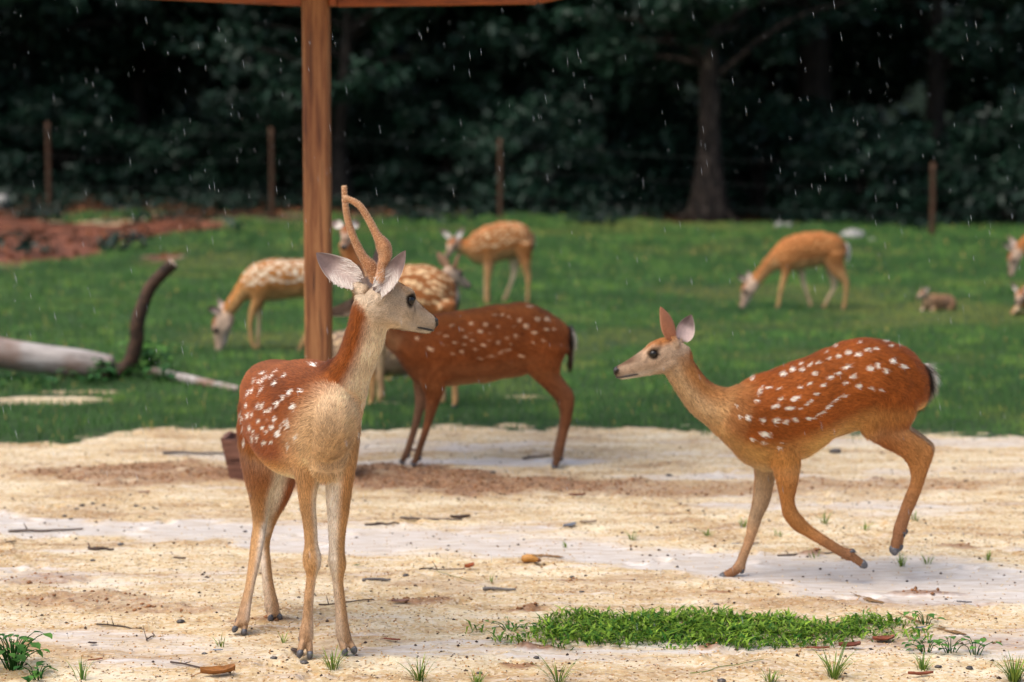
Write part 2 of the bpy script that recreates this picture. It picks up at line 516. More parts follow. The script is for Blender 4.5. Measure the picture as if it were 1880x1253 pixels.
M_GRASS = attr_mat('grass blades', 0.55, 0.25, 0.3, 1.2, 0.25)
gxs, gys, hs, ws = [], [], [], []
for y0, y1, dens, h, w in ((9.6, 12.5, 2300, 0.045, 0.007), (12.5, 16, 1300, 0.05, 0.010), (16, 22, 700, 0.055, 0.014), (22, 32, 320, 0.065, 0.022), (32, 52, 120, 0.09, 0.035)):
    half = 0.30 * y1 + 0.8
    n = int(dens * (y1 - y0) * 2 * half)
    xs = RNG.uniform(-half, half, n); ys = RNG.uniform(y0, y1, n)
    m = lawn_mask(xs, ys)
    keep = RNG.uniform(0.1, 0.9, n) < m
    keep &= ~((ys < 12) & (m < 0.95) & (RNG.uniform(0, 1, n) < 0.35))
    xs, ys = xs[keep], ys[keep]
    gxs.append(xs); gys.append(ys); hs.append(np.full(len(xs), h) * RNG.uniform(0.5, 1.25, len(xs))); ws.append(np.full(len(xs), w))
gxs, gys, hs, ws = map(np.concatenate, (gxs, gys, hs, ws))
pat = fbm(gxs * 0.9, gys * 0.45, 71)[:, None]; p2 = fbm(gxs * 3.5, gys * 3.5, 72)[:, None]
colg = lin(28, 66, 28) * (1 - pat) * 1.05 + lin(70, 108, 44) * pat
colg = np.where(p2 > 0.66, colg * 0.75 + lin(130, 156, 60) * 0.25, colg)
colg = colg * RNG.uniform(0.75, 1.2, (len(gxs), 1)) * (0.68 + 0.64 * p2)
wrn = sstep(.56, .72, fbm(gxs * .45 + 9, gys * .3, 77))[:, None]; colg = colg * (1 - .45 * wrn) + lin(128, 124, 60) * .45 * wrn
yel = (RNG.uniform(0, 1, len(gxs)) < 0.012)[:, None]
colg = np.where(yel, lin(170, 150, 80), colg)
hs = hs * (0.6 + 0.9 * p2[:, 0]) * (1 - .4 * wrn[:, 0])
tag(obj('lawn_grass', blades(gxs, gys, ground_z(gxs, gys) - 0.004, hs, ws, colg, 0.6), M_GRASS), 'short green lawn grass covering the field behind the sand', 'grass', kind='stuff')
print('blades', len(gxs))

# ================================================================== WOOD
M_LEAF = attr_mat('dark leaves', 0.5, 0.3, 0.35, 0.9, 0.2)
t = NT('bark')
bn = t.noise(6, 6, t.coord((1, 1, 0.35)), 0.65); t.base(t.ramp(bn, [(0.35, lin(22, 20, 18)), (0.55, lin(58, 50, 44)), (0.72, lin(112, 98, 86))])).rough(0.9).spec(0.15)
t.bump(bn, 0.6, 0.05)
M_BARK_PALE = t.m
M_BARK = simple_mat('dark wet bark', lin(20, 19, 17), lin(52, 47, 42), 8, 0.85, 0.15, 0.5, (1, 1, 0.4))

def leaf_cloud(centres, rad, per, size, c1, c2, name, flat=0.6):
    n = len(centres)
    k = np.repeat(np.arange(n), per)
    N = len(k)
    d = RNG.normal(0, 1, (N, 3)); d /= np.linalg.norm(d, axis=1)[:, None]
    rr = np.asarray(rad)[k] * RNG.uniform(0.25, 1, N) ** 0.5
    p = centres[k] + d * rr[:, None] * np.array((1, 1, flat))
    nrm = RNG.normal(0, 1, (N, 3)) * 0.8 + d * 0.5 + np.array((0, 0, 0.7)); nrm /= np.linalg.norm(nrm, axis=1)[:, None]
    ta = np.cross(nrm, RNG.normal(0, 1, (N, 3))); ta /= np.linalg.norm(ta, axis=1)[:, None]
    tb = np.cross(nrm, ta)
    s = (size * RNG.uniform(0.6, 1.4, N))[:, None]
    V = np.stack([p - ta * s, p + tb * s * 0.45 - ta * s * 0.1, p + ta * s - nrm * s * 0.2, p - tb * s * 0.45 - ta * s * 0.1], 1)
    C = c1 + (c2 - c1) * (RNG.uniform(0, 1, (n, 1))[k] * 0.7 + RNG.uniform(0, 0.3, (N, 1)))
    me = mesh_from(name, V.reshape(-1, 3), np.arange(4 * N).reshape(N, 4))
    set_col(me, np.repeat(C, 4, 0))
    return me

LG1, LG2 = lin(13, 30, 25), lin(38, 68, 50)  # bluish tint puts the wood's haze into the leaf colour

def limb_tree(h, r, spread, crown_lo, nl, seed):
    rs = np.random.default_rng(seed)
    lean = rs.uniform(-0.06, 0.06, 2) * h
    tp = [np.array((lean[0] * q ** 2 + rs.uniform(-.08, .08) * (q > 0), lean[1] * q ** 2 + rs.uniform(-.08, .08) * (q > 0), h * 0.86 * q)) for q in np.linspace(0, 1, 7)]
    parts = [tube(tp, [r * (1.75 if i == 0 else 1) * (1 - 0.8 * i / 6) for i in range(7)], 12, 3)]
    for a in np.linspace(0, 6.28, 6)[:-1]:                      # root flare
        a += rs.uniform(-.3, .3)
        parts.append(tube([(math.cos(a) * r * .5, math.sin(a) * r * .5, r * 2.6), (math.cos(a) * r * 1.1, math.sin(a) * r * 1.1, r * .8), (math.cos(a) * r * 2.6, math.sin(a) * r * 2.6, -0.08)], (r * .4, r * .36, r * .16), 7, 3))
    cents, rads = [], []
    for k in range(nl):
        q = rs.uniform(crown_lo, 0.98); b = tp[min(int(q * 6), 5)] * 1.0
        b = b + (tp[min(int(q * 6) + 1, 6)] - b) * (q * 6 % 1)
        a = rs.uniform(0, 6.28); ln = spread * (1.1 - 0.6 * abs(q - 0.55)) * rs.uniform(0.6, 1.1)
        e = b + np.array((math.cos(a) * ln, math.sin(a) * ln, ln * rs.uniform(-0.15, 0.55)))
        mid = (b + e) / 2 + np.array((0, 0, ln * 0.12))
        rr = r * 0.32 * (1.1 - q)+0.02
        parts.append(tube([b, mid, e], (rr, rr * .6, 0.012), 6, 3))
        for f in (0.45, 0.7, 0.9, 1.05):
            c = b + (e - b) * f + rs.normal(0, 0.32, 3) * np.array((1, 1, .6))
            cents.append(c); rads.append(rs.uniform(0.45, 0.95))
    return join_vf(parts), np.array(cents), rads

TP = []
for i, (h, r, sp, lo, nl) in enumerate(((13, 0.30, 4.0, 0.30, 46), (11, 0.22, 3.4, 0.24, 42), (14, 0.40, 4.6, 0.33, 52))):
    (v, f), c, rd = limb_tree(h, r, sp, lo, nl, 100 + i)
    TP.append((mesh_from('trunk', v, f), leaf_cloud(c, rd, 70, 0.15, LG1, LG2, 'crown')))
    TP[-1][0].materials.append(M_BARK); TP[-1][1].materials.append(M_LEAF)

def tree(proto, x, y, rot, s, label, group=None):
    z = float(gz_far(np.array([x]), np.array([y]))[0])
    r = empty('tree', (x, y, z - 0.03), label, 'tree', group)
    r.rotation_euler.z = rot; r.scale = (s, s, s)
    for nme, m in zip(('trunk', 'crown'), TP[proto]):
        o = bpy.data.objects.new(nme, m); COL.objects.link(o); o.parent = r
    return r

def at(px, y): return (px - 940) / FPX * y
big_tree = tree(2, at(1300, 50.5), 50.5, 0.4, 0.86, 'broad old tree with grey flared trunk beyond the lawn edge')
for o in big_tree.children:
    if o.name.startswith('trunk'):
        o.data = o.data.copy(); o.data.materials.clear(); o.data.materials.append(M_BARK_PALE)
tree(0, at(1030, 54), 54, 2.0, 1.0, 'straight tree with pale bare trunk between fence posts')
tree(1, at(628, 52), 52, 1.0, 1.05, 'slim grey tree half hidden behind the wooden post')
tree(0, at(60, 57), 57, 3.0, 1.1, 'dark leaning tree at the edge of the red earth slope')
for i in range(26):
    x = -27 + (i % 13) * 4.3 + random.uniform(-1.4, 1.4); y = (57 if i < 13 else 66) + random.uniform(-2.5, 3.5)
    tree(i % 3, x, y, random.uniform(0, 6.28), random.uniform(1.15, 1.5), 'dark leafy tree standing deep in the wood', 'trees deep in the wood')

# shrubs of the understorey
SH = []
for i in range(3):
    rs = np.random.default_rng(300 + i)
    n = 95
    d = rs.normal(0, 1, (n, 3)); d /= np.linalg.norm(d, axis=1)[:, None]; d[:, 2] = np.abs(d[:, 2])
    R = rs.uniform(0.45, 1, (n, 1)) ** 0.6
    c = d * R * np.array((1.9, 1.6, 2.7)) * (0.8 + 0.3 * rs.uniform(0, 1, (n, 1))) + np.array((0, 0, 0.25))
    st = [tube([(0, 0, -0.05), c[j] * np.array((.35, .35, .5)), c[j]], (0.045, 0.03, 0.008), 5, 3) for j in range(0, n, 6)]
    v, f = join_vf(st)
    SH.append((mesh_from('stem', v, f), leaf_cloud(c, rs.uniform(.28, .6, n), 62, 0.10, LG1, LG2, 'foliage')))
    SH[-1][0].materials.append(M_BARK); SH[-1][1].materials.append(M_LEAF)
k = 0
for y0, n, xr in ((50.0, 11, 17), (54, 12, 20), (60, 13, 24)):
    for i in range(n):
        x = -xr + 2 * xr * (i + 0.5) / n + random.uniform(-.8, .8); y = y0 + random.uniform(-1.5, 1.8) + (6 if x < -3 and y0 < 53 else 0)
        if y0 < 53 and abs(x - at(1300, 50)) < 3.2: y += 4.5
        z = float(gz_far(np.array([x]), np.array([y]))[0])
        r = empty('shrub', (x, y, z - 0.03), 'dense dark green shrub in the understorey behind the fence', 'shrub', 'understorey shrubs')
        r.rotation_euler.z = random.uniform(0, 6.28); s = random.uniform(0.75, 1.35); r.scale = (s, s, s * random.uniform(0.8, 1.25))
        for nme, m in zip(('stem', 'foliage'), SH[k % 3]):
            o = bpy.data.objects.new(nme, m); COL.objects.link(o); o.parent = r
        k += 1
# the far mass of the wood
n = 2400
cx = RNG.uniform(-60, 60, n); cy = RNG.uniform(72, 96, n)
cz = RNG.uniform(0.3, 16, n)
me = leaf_cloud(np.stack([cx, cy, cz + gz_far(cx, cy)], 1), RNG.uniform(1.0, 1.9, n), 42, 0.3, LG1 * .6, LG2 * .55, 'wood')
tag(obj('distant_wood', me, M_LEAF), 'dark mass of distant foliage closing the wood behind the trees', 'woodland', kind='stuff')
# low ground cover along the wood's edge
n = 520
cx = RNG.uniform(-22, 22, n); cy = 53 - 9.5 * RNG.uniform(0, 1, n) * fbm(cx * .5, cx * 0 + 2.0, 83) * 1.5 + np.where(cx < -3, 2.5, 0)
nr_ = 26; cx[:nr_] = RNG.uniform(-14, -5.5, nr_); cy[:nr_] = RNG.uniform(31, 47, nr_)
cy = np.minimum(cy, 56); cy = np.where((np.abs(cx - at(1300, 50.5)) < 1.7) & (cy < 51), cy + 4.5, cy)
me = leaf_cloud(np.stack([cx, cy, gz_far(cx, cy) + 0.14], 1), RNG.uniform(.25, .55, n), 26, 0.10, LG1 * .75, LG2 * .7, 'undergrowth', 0.5)
tag(obj('undergrowth', me, M_LEAF), 'low dark undergrowth along the foot of the wood', 'undergrowth', kind='stuff')
# fallen leaves on the earth slope
n = 1300
cx = RNG.uniform(-20, -0.5, n); cy = RNG.uniform(31, 52, n)
kk = (red_mask(cx, cy) + litter_mask(cx, cy)) > 0.5; cx, cy = cx[kk], cy[kk]; n = len(cx)
me = leaf_cloud(np.stack([cx, cy, ground_z(cx, cy) + 0.03], 1), np.full(n, 0.12), 3, 0.07, lin(48, 30, 20), lin(140, 84, 50), 'litter', 0.2)
tag(obj('leaf_litter', me, attr_mat('leaf litter', 0.8, 0.2)), 'brown fallen leaves strewn over the red earth slope', 'leaf litter', kind='stuff')

# ------------------------------------------------------------------ fence
t = NT('weathered timber'); bn = t.noise(9, 5, t.coord((4, 4, 0.6)), 0.6)
t.base(t.ramp(bn, [(0.3, lin(46, 33, 26)), (0.7, lin(92, 66, 48))])).rough(0.85).spec(0.2); t.bump(bn, 0.3, 0.01)
M_POST = t.m
M_WIRE = NT('fence wire').base(lin(28, 30, 29)).rough(0.5).m
FP = [(92, 45.5, 225, 'dark fence post on the slope above the red earth', 0.06), (500, 45.0, 235, 'short fence post just left of the shelter post', 0.055), (918, 44.2, 255, 'tall bare fence post between shelter post and pale tree trunk', 0.055),
      (1710, 41.5, 300, 'reddish fence post standing alone at the lawn corner', 0.06)]
tops = []
for px, y, pt, lab, r in FP:
    x = at(px, y); z0 = float(gz_far(np.array([x]), np.array([y]))[0]); z1 = P(px, pt, y)[2]
    v, f = tube([(x, y, z0 - 0.2), (x + .01, y, (z0 + z1) / 2), (x, y, z1)], (r, r * .95, r * .88), 10, 3, 0.15)
    root = empty('fence_post', (x, y, z0), lab, 'fence post', 'posts of the wire fence')
    obj('post', mesh_from('post', v, f), M_POST, root)
    v, f = tube([(x, y - r, z1 - 0.18), (x, y - r - .012, z1 - 0.16), (x, y - r, z1 - .14)], (0.006,) * 3, 6, 2)
    obj('staple', mesh_from('staple', v, f), M_WIRE, root)
    tops.append((x, y, z0, z1))
for lev, nm in ((0.93, 'top'), (0.62, 'middle'), (0.3, 'lower')):
    pts = []
    for i in range(len(tops) - 1):
        a, b = tops[i], tops[i + 1]
        for q in np.linspace(0, 1, 6)[:-1]:
            za = a[2] + (a[3] - a[2]) * lev; zb = b[2] + (b[3] - b[2]) * lev
            pts.append((a[0] + (b[0] - a[0]) * q, a[1] + (b[1] - a[1]) * q - 0.1, za + (zb - za) * q - 0.25 * q * (1 - q)))
    a = tops[-1]; pts.append((a[0], a[1] - 0.1, a[2] + (a[3] - a[2]) * lev)); pts.append((a[0] + 9, a[1] - 1.5, a[2] + (a[3] - a[2]) * lev))
    a = tops[0]; pts.insert(0, (a[0] - 8, a[1] + 1, a[2] + .1 + (a[3] - a[2]) * lev))
    v, f = tube(pts, [0.0025] * len(pts), 5, 1)
    tag(obj('fence_wire', mesh_from('wire', v, f), M_WIRE), f'thin {nm} wire strung along the fence posts', 'wire', 'wires of the fence')

# ------------------------------------------------------------------ pale stones at the far lawn edge
M_STONE = simple_mat('pale stone', lin(110, 106, 100), lin(178, 176, 170), 14, 0.8, 0.3, 0.3)
def lump(c, rx, ry, rz, seed, n=10, m=7, amp=0.18):
    rs = np.random.default_rng(seed); V = []; F = []
    for i in range(m + 1):
        ph = math.pi * i / m - math.pi / 2
        for j in range(n):
            th = 2 * math.pi * j / n; k = 1 + rs.uniform(-amp, amp)
            V.append((c[0] + rx * k * math.cos(ph) * math.cos(th), c[1] + ry * k * math.cos(ph) * math.sin(th), c[2] + rz * k * math.sin(ph)))
    for i in range(m):
        for j in range(n):
            a = i * n + j; b = i * n + (j + 1) % n
            F.append((a, b, b + n, a + n))
    return np.array(V), F
for i, (px, py, rx, rz, lab) in enumerate(((1565, 438, 0.24, 0.12, 'white stone lying beyond the rump of the grazing orange deer'), (1430, 420, 0.12, 0.09, 'small pinkish stone above the back of the grazing orange deer'), (1448, 418, 0.10, 0.07, 'rounded pale stone beside the small pinkish stone'), (1600, 446, 0.09, 0.06, 'small grey stone right of the white stone'), (3, 383, 0.2, 0.2, 'white boulder on the slope beside the dark leaning tree'))):
    g = G(px, py)
    v, f = lump(g + np.array((0, 0, rz * .5)), rx, rx * .8, rz, i)
    tag(obj('stone', mesh_from('stone', v, f), M_STONE), lab, 'stone')

# ------------------------------------------------------------------ shelter
t = NT('stained wood')
cz_ = t.coord((9, 9, 0.55)); n1 = t.noise(5, 8, cz_, 0.62, 0.4); n2 = t.noise(1.6, 3, t.coord((3, 3, 1.2)))
wc1 = t.ramp(n1, [(0.28, lin(70, 40, 22)), (0.45, lin(134, 84, 48)), (0.62, lin(166, 116, 72)), (0.8, lin(124, 72, 40))])
crk = t.noise(7, 3, t.coord((14, 14, 0.35)), 0.5)
wc1 = t.mix(t.ramp(crk, [(0.33, 0.85), (0.37, 0.0)]), wc1, lin(34, 20, 12))
t.base(t.mix(t.ramp(n2, [(0.42, 0.0), (0.65, 0.45)]), wc1, lin(116, 62, 32))).rough(0.55).spec(0.35); t.bump(n1, 0.35, 0.006)
M_WOOD = t.m
t = NT('red fascia wood'); n1 = t.noise(6, 6, t.coord((0.8, 8, 8)), 0.6)
t.base(t.ramp(n1, [(0.3, lin(96, 44, 20)), (0.7, lin(168, 88, 40))])).rough(0.5).spec(0.4); t.bump(n1, 0.25, 0.004)
M_FASC = t.m
def box_vf(p0, p1, w, h, up=(0, 0, 1), bev=0.006):
    """bevelled beam from p0 to p1, w across, h along up"""
    p0, p1 = np.array(p0, float), np.array(p1, float)
    T = p1 - p0; T /= np.linalg.norm(T)
    Lx = np.cross(T, np.array(up, float)); Lx /= np.linalg.norm(Lx); Ux = np.cross(Lx, T)
    b = bev; pr = [(-w / 2 + b, -h / 2), (w / 2 - b, -h / 2), (w / 2, -h / 2 + b), (w / 2, h / 2 - b), (w / 2 - b, h / 2), (-w / 2 + b, h / 2), (-w / 2, h / 2 - b), (-w / 2, -h / 2 + b)]
    V = [p + Lx * a + Ux * c for p in (p0, p1) for a, c in pr]
    F = [(j, (j + 1) % 8, 8 + (j + 1) % 8, 8 + j) for j in range(8)] + [tuple(range(7, -1, -1)), tuple(range(8, 16))]
    return np.array(V), F
def beam(name, p0, p1, w, h, mat, parent, up=(0, 0, 1), bev=0.006):
    v, f = box_vf(p0, p1, w, h, up, bev)
    me = mesh_from(name, v, f, False); fix_normals(me)
    return obj(name, me, mat, parent)
SY = 9.5
sx = at(584, SY)
shel = empty('shelter', (sx, SY, 0), 'open wooden shelter on a single square brown post', 'shelter')
zb = P(600, 12, SY)[2]
beam('post', (sx, SY, -0.15), (sx, SY, zb + 0.55), 0.12, 0.12, M_WOOD, shel, (0.06, 1, 0), 0.012)
# eight-sided roof edge: fascia boards, rafters and roof boards
RAD = 1.15
ang = [math.radians(a) for a in (20, 65, 110, 155, 200, 245, 290, 335)]
yc = SY
crn = [np.array((sx + 0.02 + RAD * math.cos(a), yc + RAD * math.sin(a), zb + 0.30)) for a in ang]
# main cross beams through the post
pl = P(180, -12, SY + 0.03); pr = P(985, 9, SY + 0.03); pe = P(1120, -22, SY - 0.1)
tie = [(np.array((sx - 0.064, SY, zb + 0.07)), np.array((pl[0], SY, zb + 0.12)))]
beam('cross_beam', (sx - 0.066, SY, zb + 0.050), (pl[0], SY + 0.05, zb + 0.10), 0.05, 0.10, M_FASC, shel)
beam('cross_beam', (sx + 0.104, SY, zb + 0.048), (pr[0], SY + 0.02, zb + 0.062), 0.05, 0.10, M_FASC, shel)
beam('cross_beam', (pr[0] + 0.004, SY + 0.02, zb + 0.064), (pe[0] + .1, SY - 0.1, zb + 0.145), 0.05, 0.10, M_FASC, shel)
beam('cleat', (sx + 0.083, SY - 0.02, zb + 0.0), (sx + 0.083, SY - 0.02, zb + 0.16), 0.036, 0.08, M_FASC, shel, (0, 1, 0))
beam('cross_beam', (sx, SY + 0.068, zb + 0.20), (sx, SY + 1.0, zb + 0.24), 0.05, 0.09, M_FASC, shel)
beam('cross_beam', (sx, SY - 0.068, zb + 0.20), (sx, SY - 1.0, zb + 0.24), 0.05, 0.09, M_FASC, shel)
apex = np.array((sx, yc, zb + 0.75))
for i in range(8):
    a, b = crn[i], crn[(i + 1) % 8]
    beam('fascia_board', a, b, 0.03, 0.12, M_FASC, shel)
    nb = 6
    for k in range(nb):
        q0, q1 = k / nb, (k + 1) / nb - 0.012
        w0 = [a + (apex - a) * q0, b + (apex - b) * q0, b + (apex - b) * q1, a + (apex - a) * q1]
        w0 = [p + np.array((0, 0, 0.075)) for p in w0]; up_ = np.array((0, 0, 0.018))
        V = np.array([p for p in w0] + [p + up_ for p in w0])
        me = mesh_from('roof_board', V, [(0, 1, 2, 3), (7, 6, 5, 4), (0, 4, 5, 1), (1, 5, 6, 2), (2, 6, 7, 3), (3, 7, 4, 0)], False)
        fix_normals(me)
        obj('roof_board', me, M_WOOD, shel)

# ------------------------------------------------------------------ trough
g0 = G(415, 885)
M_TR = simple_mat('red brown boards', lin(84, 54, 44), lin(132, 92, 76), 12, 0.7, 0.3, 0.3, (1, 6, 6))
tr = empty('feed_trough', (g0[0] + 0.27, g0[1] + 0.1, 0), 'reddish brown wooden trough on the sand behind the antlered buck', 'trough')
TH, TW, TD = 0.20, 0.29, 0.13
cx, cy = g0[0] + 0.27, g0[1] + 0.12
for sgn in (-1, 1):                                            # long sides of two boards each
    for k in range(2):
        z0, z1 = TH * k / 2 + 0.004, TH * (k + 1) / 2 - 0.002
        f0, f1 = 0.86 + 0.14 * z0 / TH, 0.86 + 0.14 * z1 / TH
        V = [(cx - TW * f0, cy + sgn * TD * f0, z0), (cx + TW * f0, cy + sgn * TD * f0, z0), (cx + TW * f1, cy + sgn * TD * f1, z1), (cx - TW * f1, cy + sgn * TD * f1, z1)]
        V += [(x, y - sgn * 0.02, z) for x, y, z in V]
        me = mesh_from('side_board', V, [(0, 1, 2, 3), (7, 6, 5, 4), (0, 4, 5, 1), (1, 5, 6, 2), (2, 6, 7, 3), (3, 7, 4, 0)], False); fix_normals(me)
        obj('side_board', me, M_TR, tr)
    f0, f1 = 0.86, 1.0
    xo, xi = 0.0, 0.02
    V = []
    for off in (0.003, -0.02):
        V += [(cx + sgn * (TW * f0 + off), cy - TD * f0 * 0.98, 0.003), (cx + sgn * (TW * f0 + off), cy + TD * f0 * .98, 0.003), (cx + sgn * (TW * f1 + off), cy + TD * f1 * .98, TH + .004), (cx + sgn * (TW * f1 + off), cy - TD * f1 * .98, TH + .004)]
    me = mesh_from('end_board', V, [(0, 1, 2, 3), (7, 6, 5, 4), (0, 4, 5, 1), (1, 5, 6, 2), (2, 6, 7, 3), (3, 7, 4, 0)], False); fix_normals(me)
    obj('end_board', me, M_TR, tr)
V = [(cx - TW * .87, cy - TD * .8, 0.02), (cx + TW * .87, cy - TD * .8, 0.02), (cx + TW * .87, cy + TD * .8, 0.02), (cx - TW * .87, cy + TD * .8, 0.02)]
V += [(a, b, 0.035) for a, b, c in V]
me = mesh_from('bottom_board', V, [(3, 2, 1, 0), (4, 5, 6, 7), (0, 1, 5, 4), (1, 2, 6, 5), (2, 3, 7, 6), (3, 0, 4, 7)], False); obj('bottom_board', me, M_TR, tr)

# ------------------------------------------------------------------ fallen log
LY = 13.6
t = NT('bare log'); c_ = t.coord((1.2, 7, 7)); n1 = t.noise(3, 6, c_, 0.6); n2 = t.noise(2.2, 3, t.coord())
crk = t.noise(7, 3, t.coord((14, 14, 0.35)), 0.5)
wc1 = t.mix(t.ramp(crk, [(0.33, 0.85), (0.37, 0.0)]), wc1, lin(34, 20, 12))
t.base(t.mix(t.ramp(n2, [(0.45, 0.0), (0.62, 0.8)]), t.ramp(n1, [(0.3, lin(112, 102, 96)), (0.7, lin(182, 174, 168))]), lin(120, 82, 58))).rough(0.65).spec(0.35); t.bump(n1, 0.3, 0.01)
M_LOG = t.m
M_BRANCH = simple_mat('dark bark branch', lin(28, 20, 14), lin(82, 58, 42), 16, 0.75, 0.3, 0.6)
M_CUT = simple_mat('cut wood', lin(150, 120, 96), lin(206, 186, 164), 30, 0.8, 0.2)
lg = empty('fallen_log', tuple(P(120, 700, LY) * np.array((1, 1, 0))), 'pale barkless fallen log lying in the grass with a dark upright branch', 'log')
pts = [P(-330, 600, LY - .1), P(-150, 618, LY), P(0, 648, LY), P(80, 660, LY), P(150, 668, LY), P(205, 672, LY)]
v, f = tube(pts, (0.13, 0.12, 0.108, 0.102, 0.098, 0.07), 18, 5, 0.3); tr_ = obj('trunk', mesh_from('trunk', v, f), M_LOG, lg)
v, f = tube([P(108, 680, LY), P(112, 700, LY - .03), P(118, 722, LY - .05)], (0.05, 0.045, 0.05), 10, 3); obj('stub', mesh_from('stub', v, f), M_BRANCH, lg)
v, f = tube([P(-190, 650, LY), P(-195, 690, LY + .05), P(-200, 725, LY + .08)], (0.06, 0.05, 0.05), 10, 3); obj('stub', mesh_from('stub', v, f), M_BRANCH, lg)
v, f = tube([P(188, 684, LY), P(232, 676, LY), P(250, 630, LY), P(252, 595, LY), P(262, 560, LY + .02), P(280, 522, LY + .04), P(318, 484, LY + .05)], (0.055, 0.056, 0.05, 0.05, 0.046, 0.044, 0.042), 14, 5, 0.05)
obj('branch', mesh_from('branch', v, f), M_BRANCH, lg)
e = P(318, 484, LY + .05); d = e - P(296, 505, LY + .04); d /= np.linalg.norm(d)
v, f = tube([e - d * 0.01, e + d * 0.008], (0.040, 0.038), 14, 1, 0.1); obj('cut_end', mesh_from('cut_end', v, f), M_CUT, lg)
PY = G(360, 712)[1]
v, f = tube([G(280, 696) + np.array((0, 0, .05)), G(340, 708) + np.array((0, 0, .045)), G(395, 716) + np.array((0, 0, .03)), G(437, 722) + np.array((0, 0, .025))], (0.034, 0.034, 0.03, 0.022), 10, 4)
tag(obj('dead_branch', mesh_from('dead_branch', v, f), M_LOG), 'thin pale dead branch lying on grass right of the fallen log', 'branch')
# broad-leaved weeds sprouting round the log
def weed(c, n, size, spread, h, label, cat='plant', c1=lin(40, 84, 34), c2=lin(96, 140, 62), name='weed_plant', group=None):
    rs = np.random.default_rng(int(abs(c[0] * 991 + c[1] * 77)) + n)
    root = empty(name, c, label, cat, group)
    st = []; LV = []; LF = []; LC = []
    for i in range(n):
        a = rs.uniform(0, 6.28); r = spread * math.sqrt(rs.uniform(0, 1)); hz = h * rs.uniform(0.35, 1)
        tip = np.array(c) + np.array((math.cos(a) * r, math.sin(a) * r, hz))
        st.append(tube([np.array(c) + np.array((math.cos(a) * r * .2, math.sin(a) * r * .2, -0.01)), (np.array(c) + tip) / 2 + np.array((0, 0, hz * .2)), tip], (size * .06, size * .05, size * .03), 5, 2))
        out = np.array((math.cos(a + rs.uniform(-1, 1)), math.sin(a + rs.uniform(-1, 1)), rs.uniform(-.35, .3))); out /= np.linalg.norm(out)
        sd_ = np.cross(out, (0, 0, 1)); sd_ /= np.linalg.norm(sd_); up_ = np.cross(sd_, out)
        s = size * rs.uniform(.6, 1.25); o = len(LV)
        for q, w in ((0, .05), (.3, .36), (.6, .34), (.85, .16), (1, 0.01)):
            m_ = tip + out * s * q - up_ * s * .25 * q * q
            LV += [m_ - sd_ * s * w + up_ * s * .08 * (w > .1), m_, m_ + sd_ * s * w + up_ * s * .08 * (w > .1)]
        for q in range(4):
            b = o + q * 3
            LF += [(b, b + 1, b + 4, b + 3), (b + 1, b + 2, b + 5, b + 4)]
        LC += [c1 + (c2 - c1) * rs.uniform(0, 1)] * 15
    v, f = join_vf(st); ms = mesh_from('stem', v, f); set_col(ms, np.tile(c1, (len(v), 1)))
    obj('stem', ms, M_WEED, root)
    ml = mesh_from('leaves', np.array(LV), LF); set_col(ml, np.array(LC)); obj('leaves', ml, M_WEED, root)
    return root
M_WEED = attr_mat('weed leaves', 0.5, 0.15, 0.25, 30, 0.25)
def g3(px, py): 
    p = G(px, py); return (p[0], p[1], float(ground_z(p[0:1], p[1:2])[0]))
weed(g3(275, 690), 34, 0.10, 0.20, 0.26, 'bright leafy weed growing at the foot of the upright dark branch')
weed(g3(215, 700), 26, 0.08, 0.16, 0.16, 'low leafy weed under the end of the fallen log', c2=lin(70, 112, 52))
weed(g3(300, 705), 20, 0.08, 0.14, 0.12, 'low leafy weed beside the thin dead branch', c2=lin(70, 112, 52))
weed(g3(60, 715), 22, 0.07, 0.22, 0.10, 'dark creeping weed beneath the pale log beside a stub', c2=lin(60, 98, 48))
weed(g3(160, 708), 20, 0.07, 0.18, 0.11, 'dark creeping weed beneath the pale log near its tip', c2=lin(60, 98, 48))

# ================================================================== DEER
def nrm(v): v = np.asarray(v, float); return v / (np.linalg.norm(v) + 1e-12)

t = NT('deer skin')
colA = t.attr('Col'); spA = t.attr('spot', 'Fac')
nz = t.noise(220, 3, t.coord()); nz2 = t.noise(40, 4, t.coord())
sp_ = t.math('ADD', spA, t.math('MULTIPLY', t.math('SUBTRACT', nz, 0.5), 0.006))
sp_ = t.math('MULTIPLY', t.math('MULTIPLY', sp_, -250.0), 1.0, True)
bc = t.mix(1.0, colA, t.ramp(nz2, [(0.3, 0.82), (0.7, 1.12)]), 'MULTIPLY')
t.base(t.mix(sp_, bc, t.attr('SpotCol'))).rough(0.85).spec(0.08)
t.b.inputs['Sheen Weight'].default_value = 0.05
t.bump(nz, 0.25, 0.004)
M_SKIN = t.m
t = NT('deer fur'); t.base(t.attr('Col')).rough(0.6).spec(0.10)
t.b.inputs['Sheen Weight'].default_value = 0.04
M_FUR = t.m
t = NT('velvet'); n1 = t.noise(110, 3, t.coord()); n2 = t.noise(30, 2, t.coord())
t.base(t.ramp(n2, [(0.35, lin(160, 104, 66)), (0.65, lin(208, 152, 106))])).rough(0.8).spec(0.15); t.bump(n1, 0.5, 0.004)
t.b.inputs['Sheen Weight'].default_value = 0.5
M_VELVET = t.m
t = NT('eye'); t.base((0.012, 0.009, 0.007)).rough(0.12).spec(0.4); M_EYE = t.m
M_HOOF = simple_mat('hoof horn', lin(48, 46, 48), lin(98, 98, 104), 60, 0.4, 0.5, 0.2)
M_NOSE = simple_mat('wet nose', lin(22, 18, 17), lin(52, 44, 40), 200, 0.3, 0.5, 0.3)
M_EAR = attr_mat('ear skin', 0.75, 0.2, 0.15, 120, 0.25)

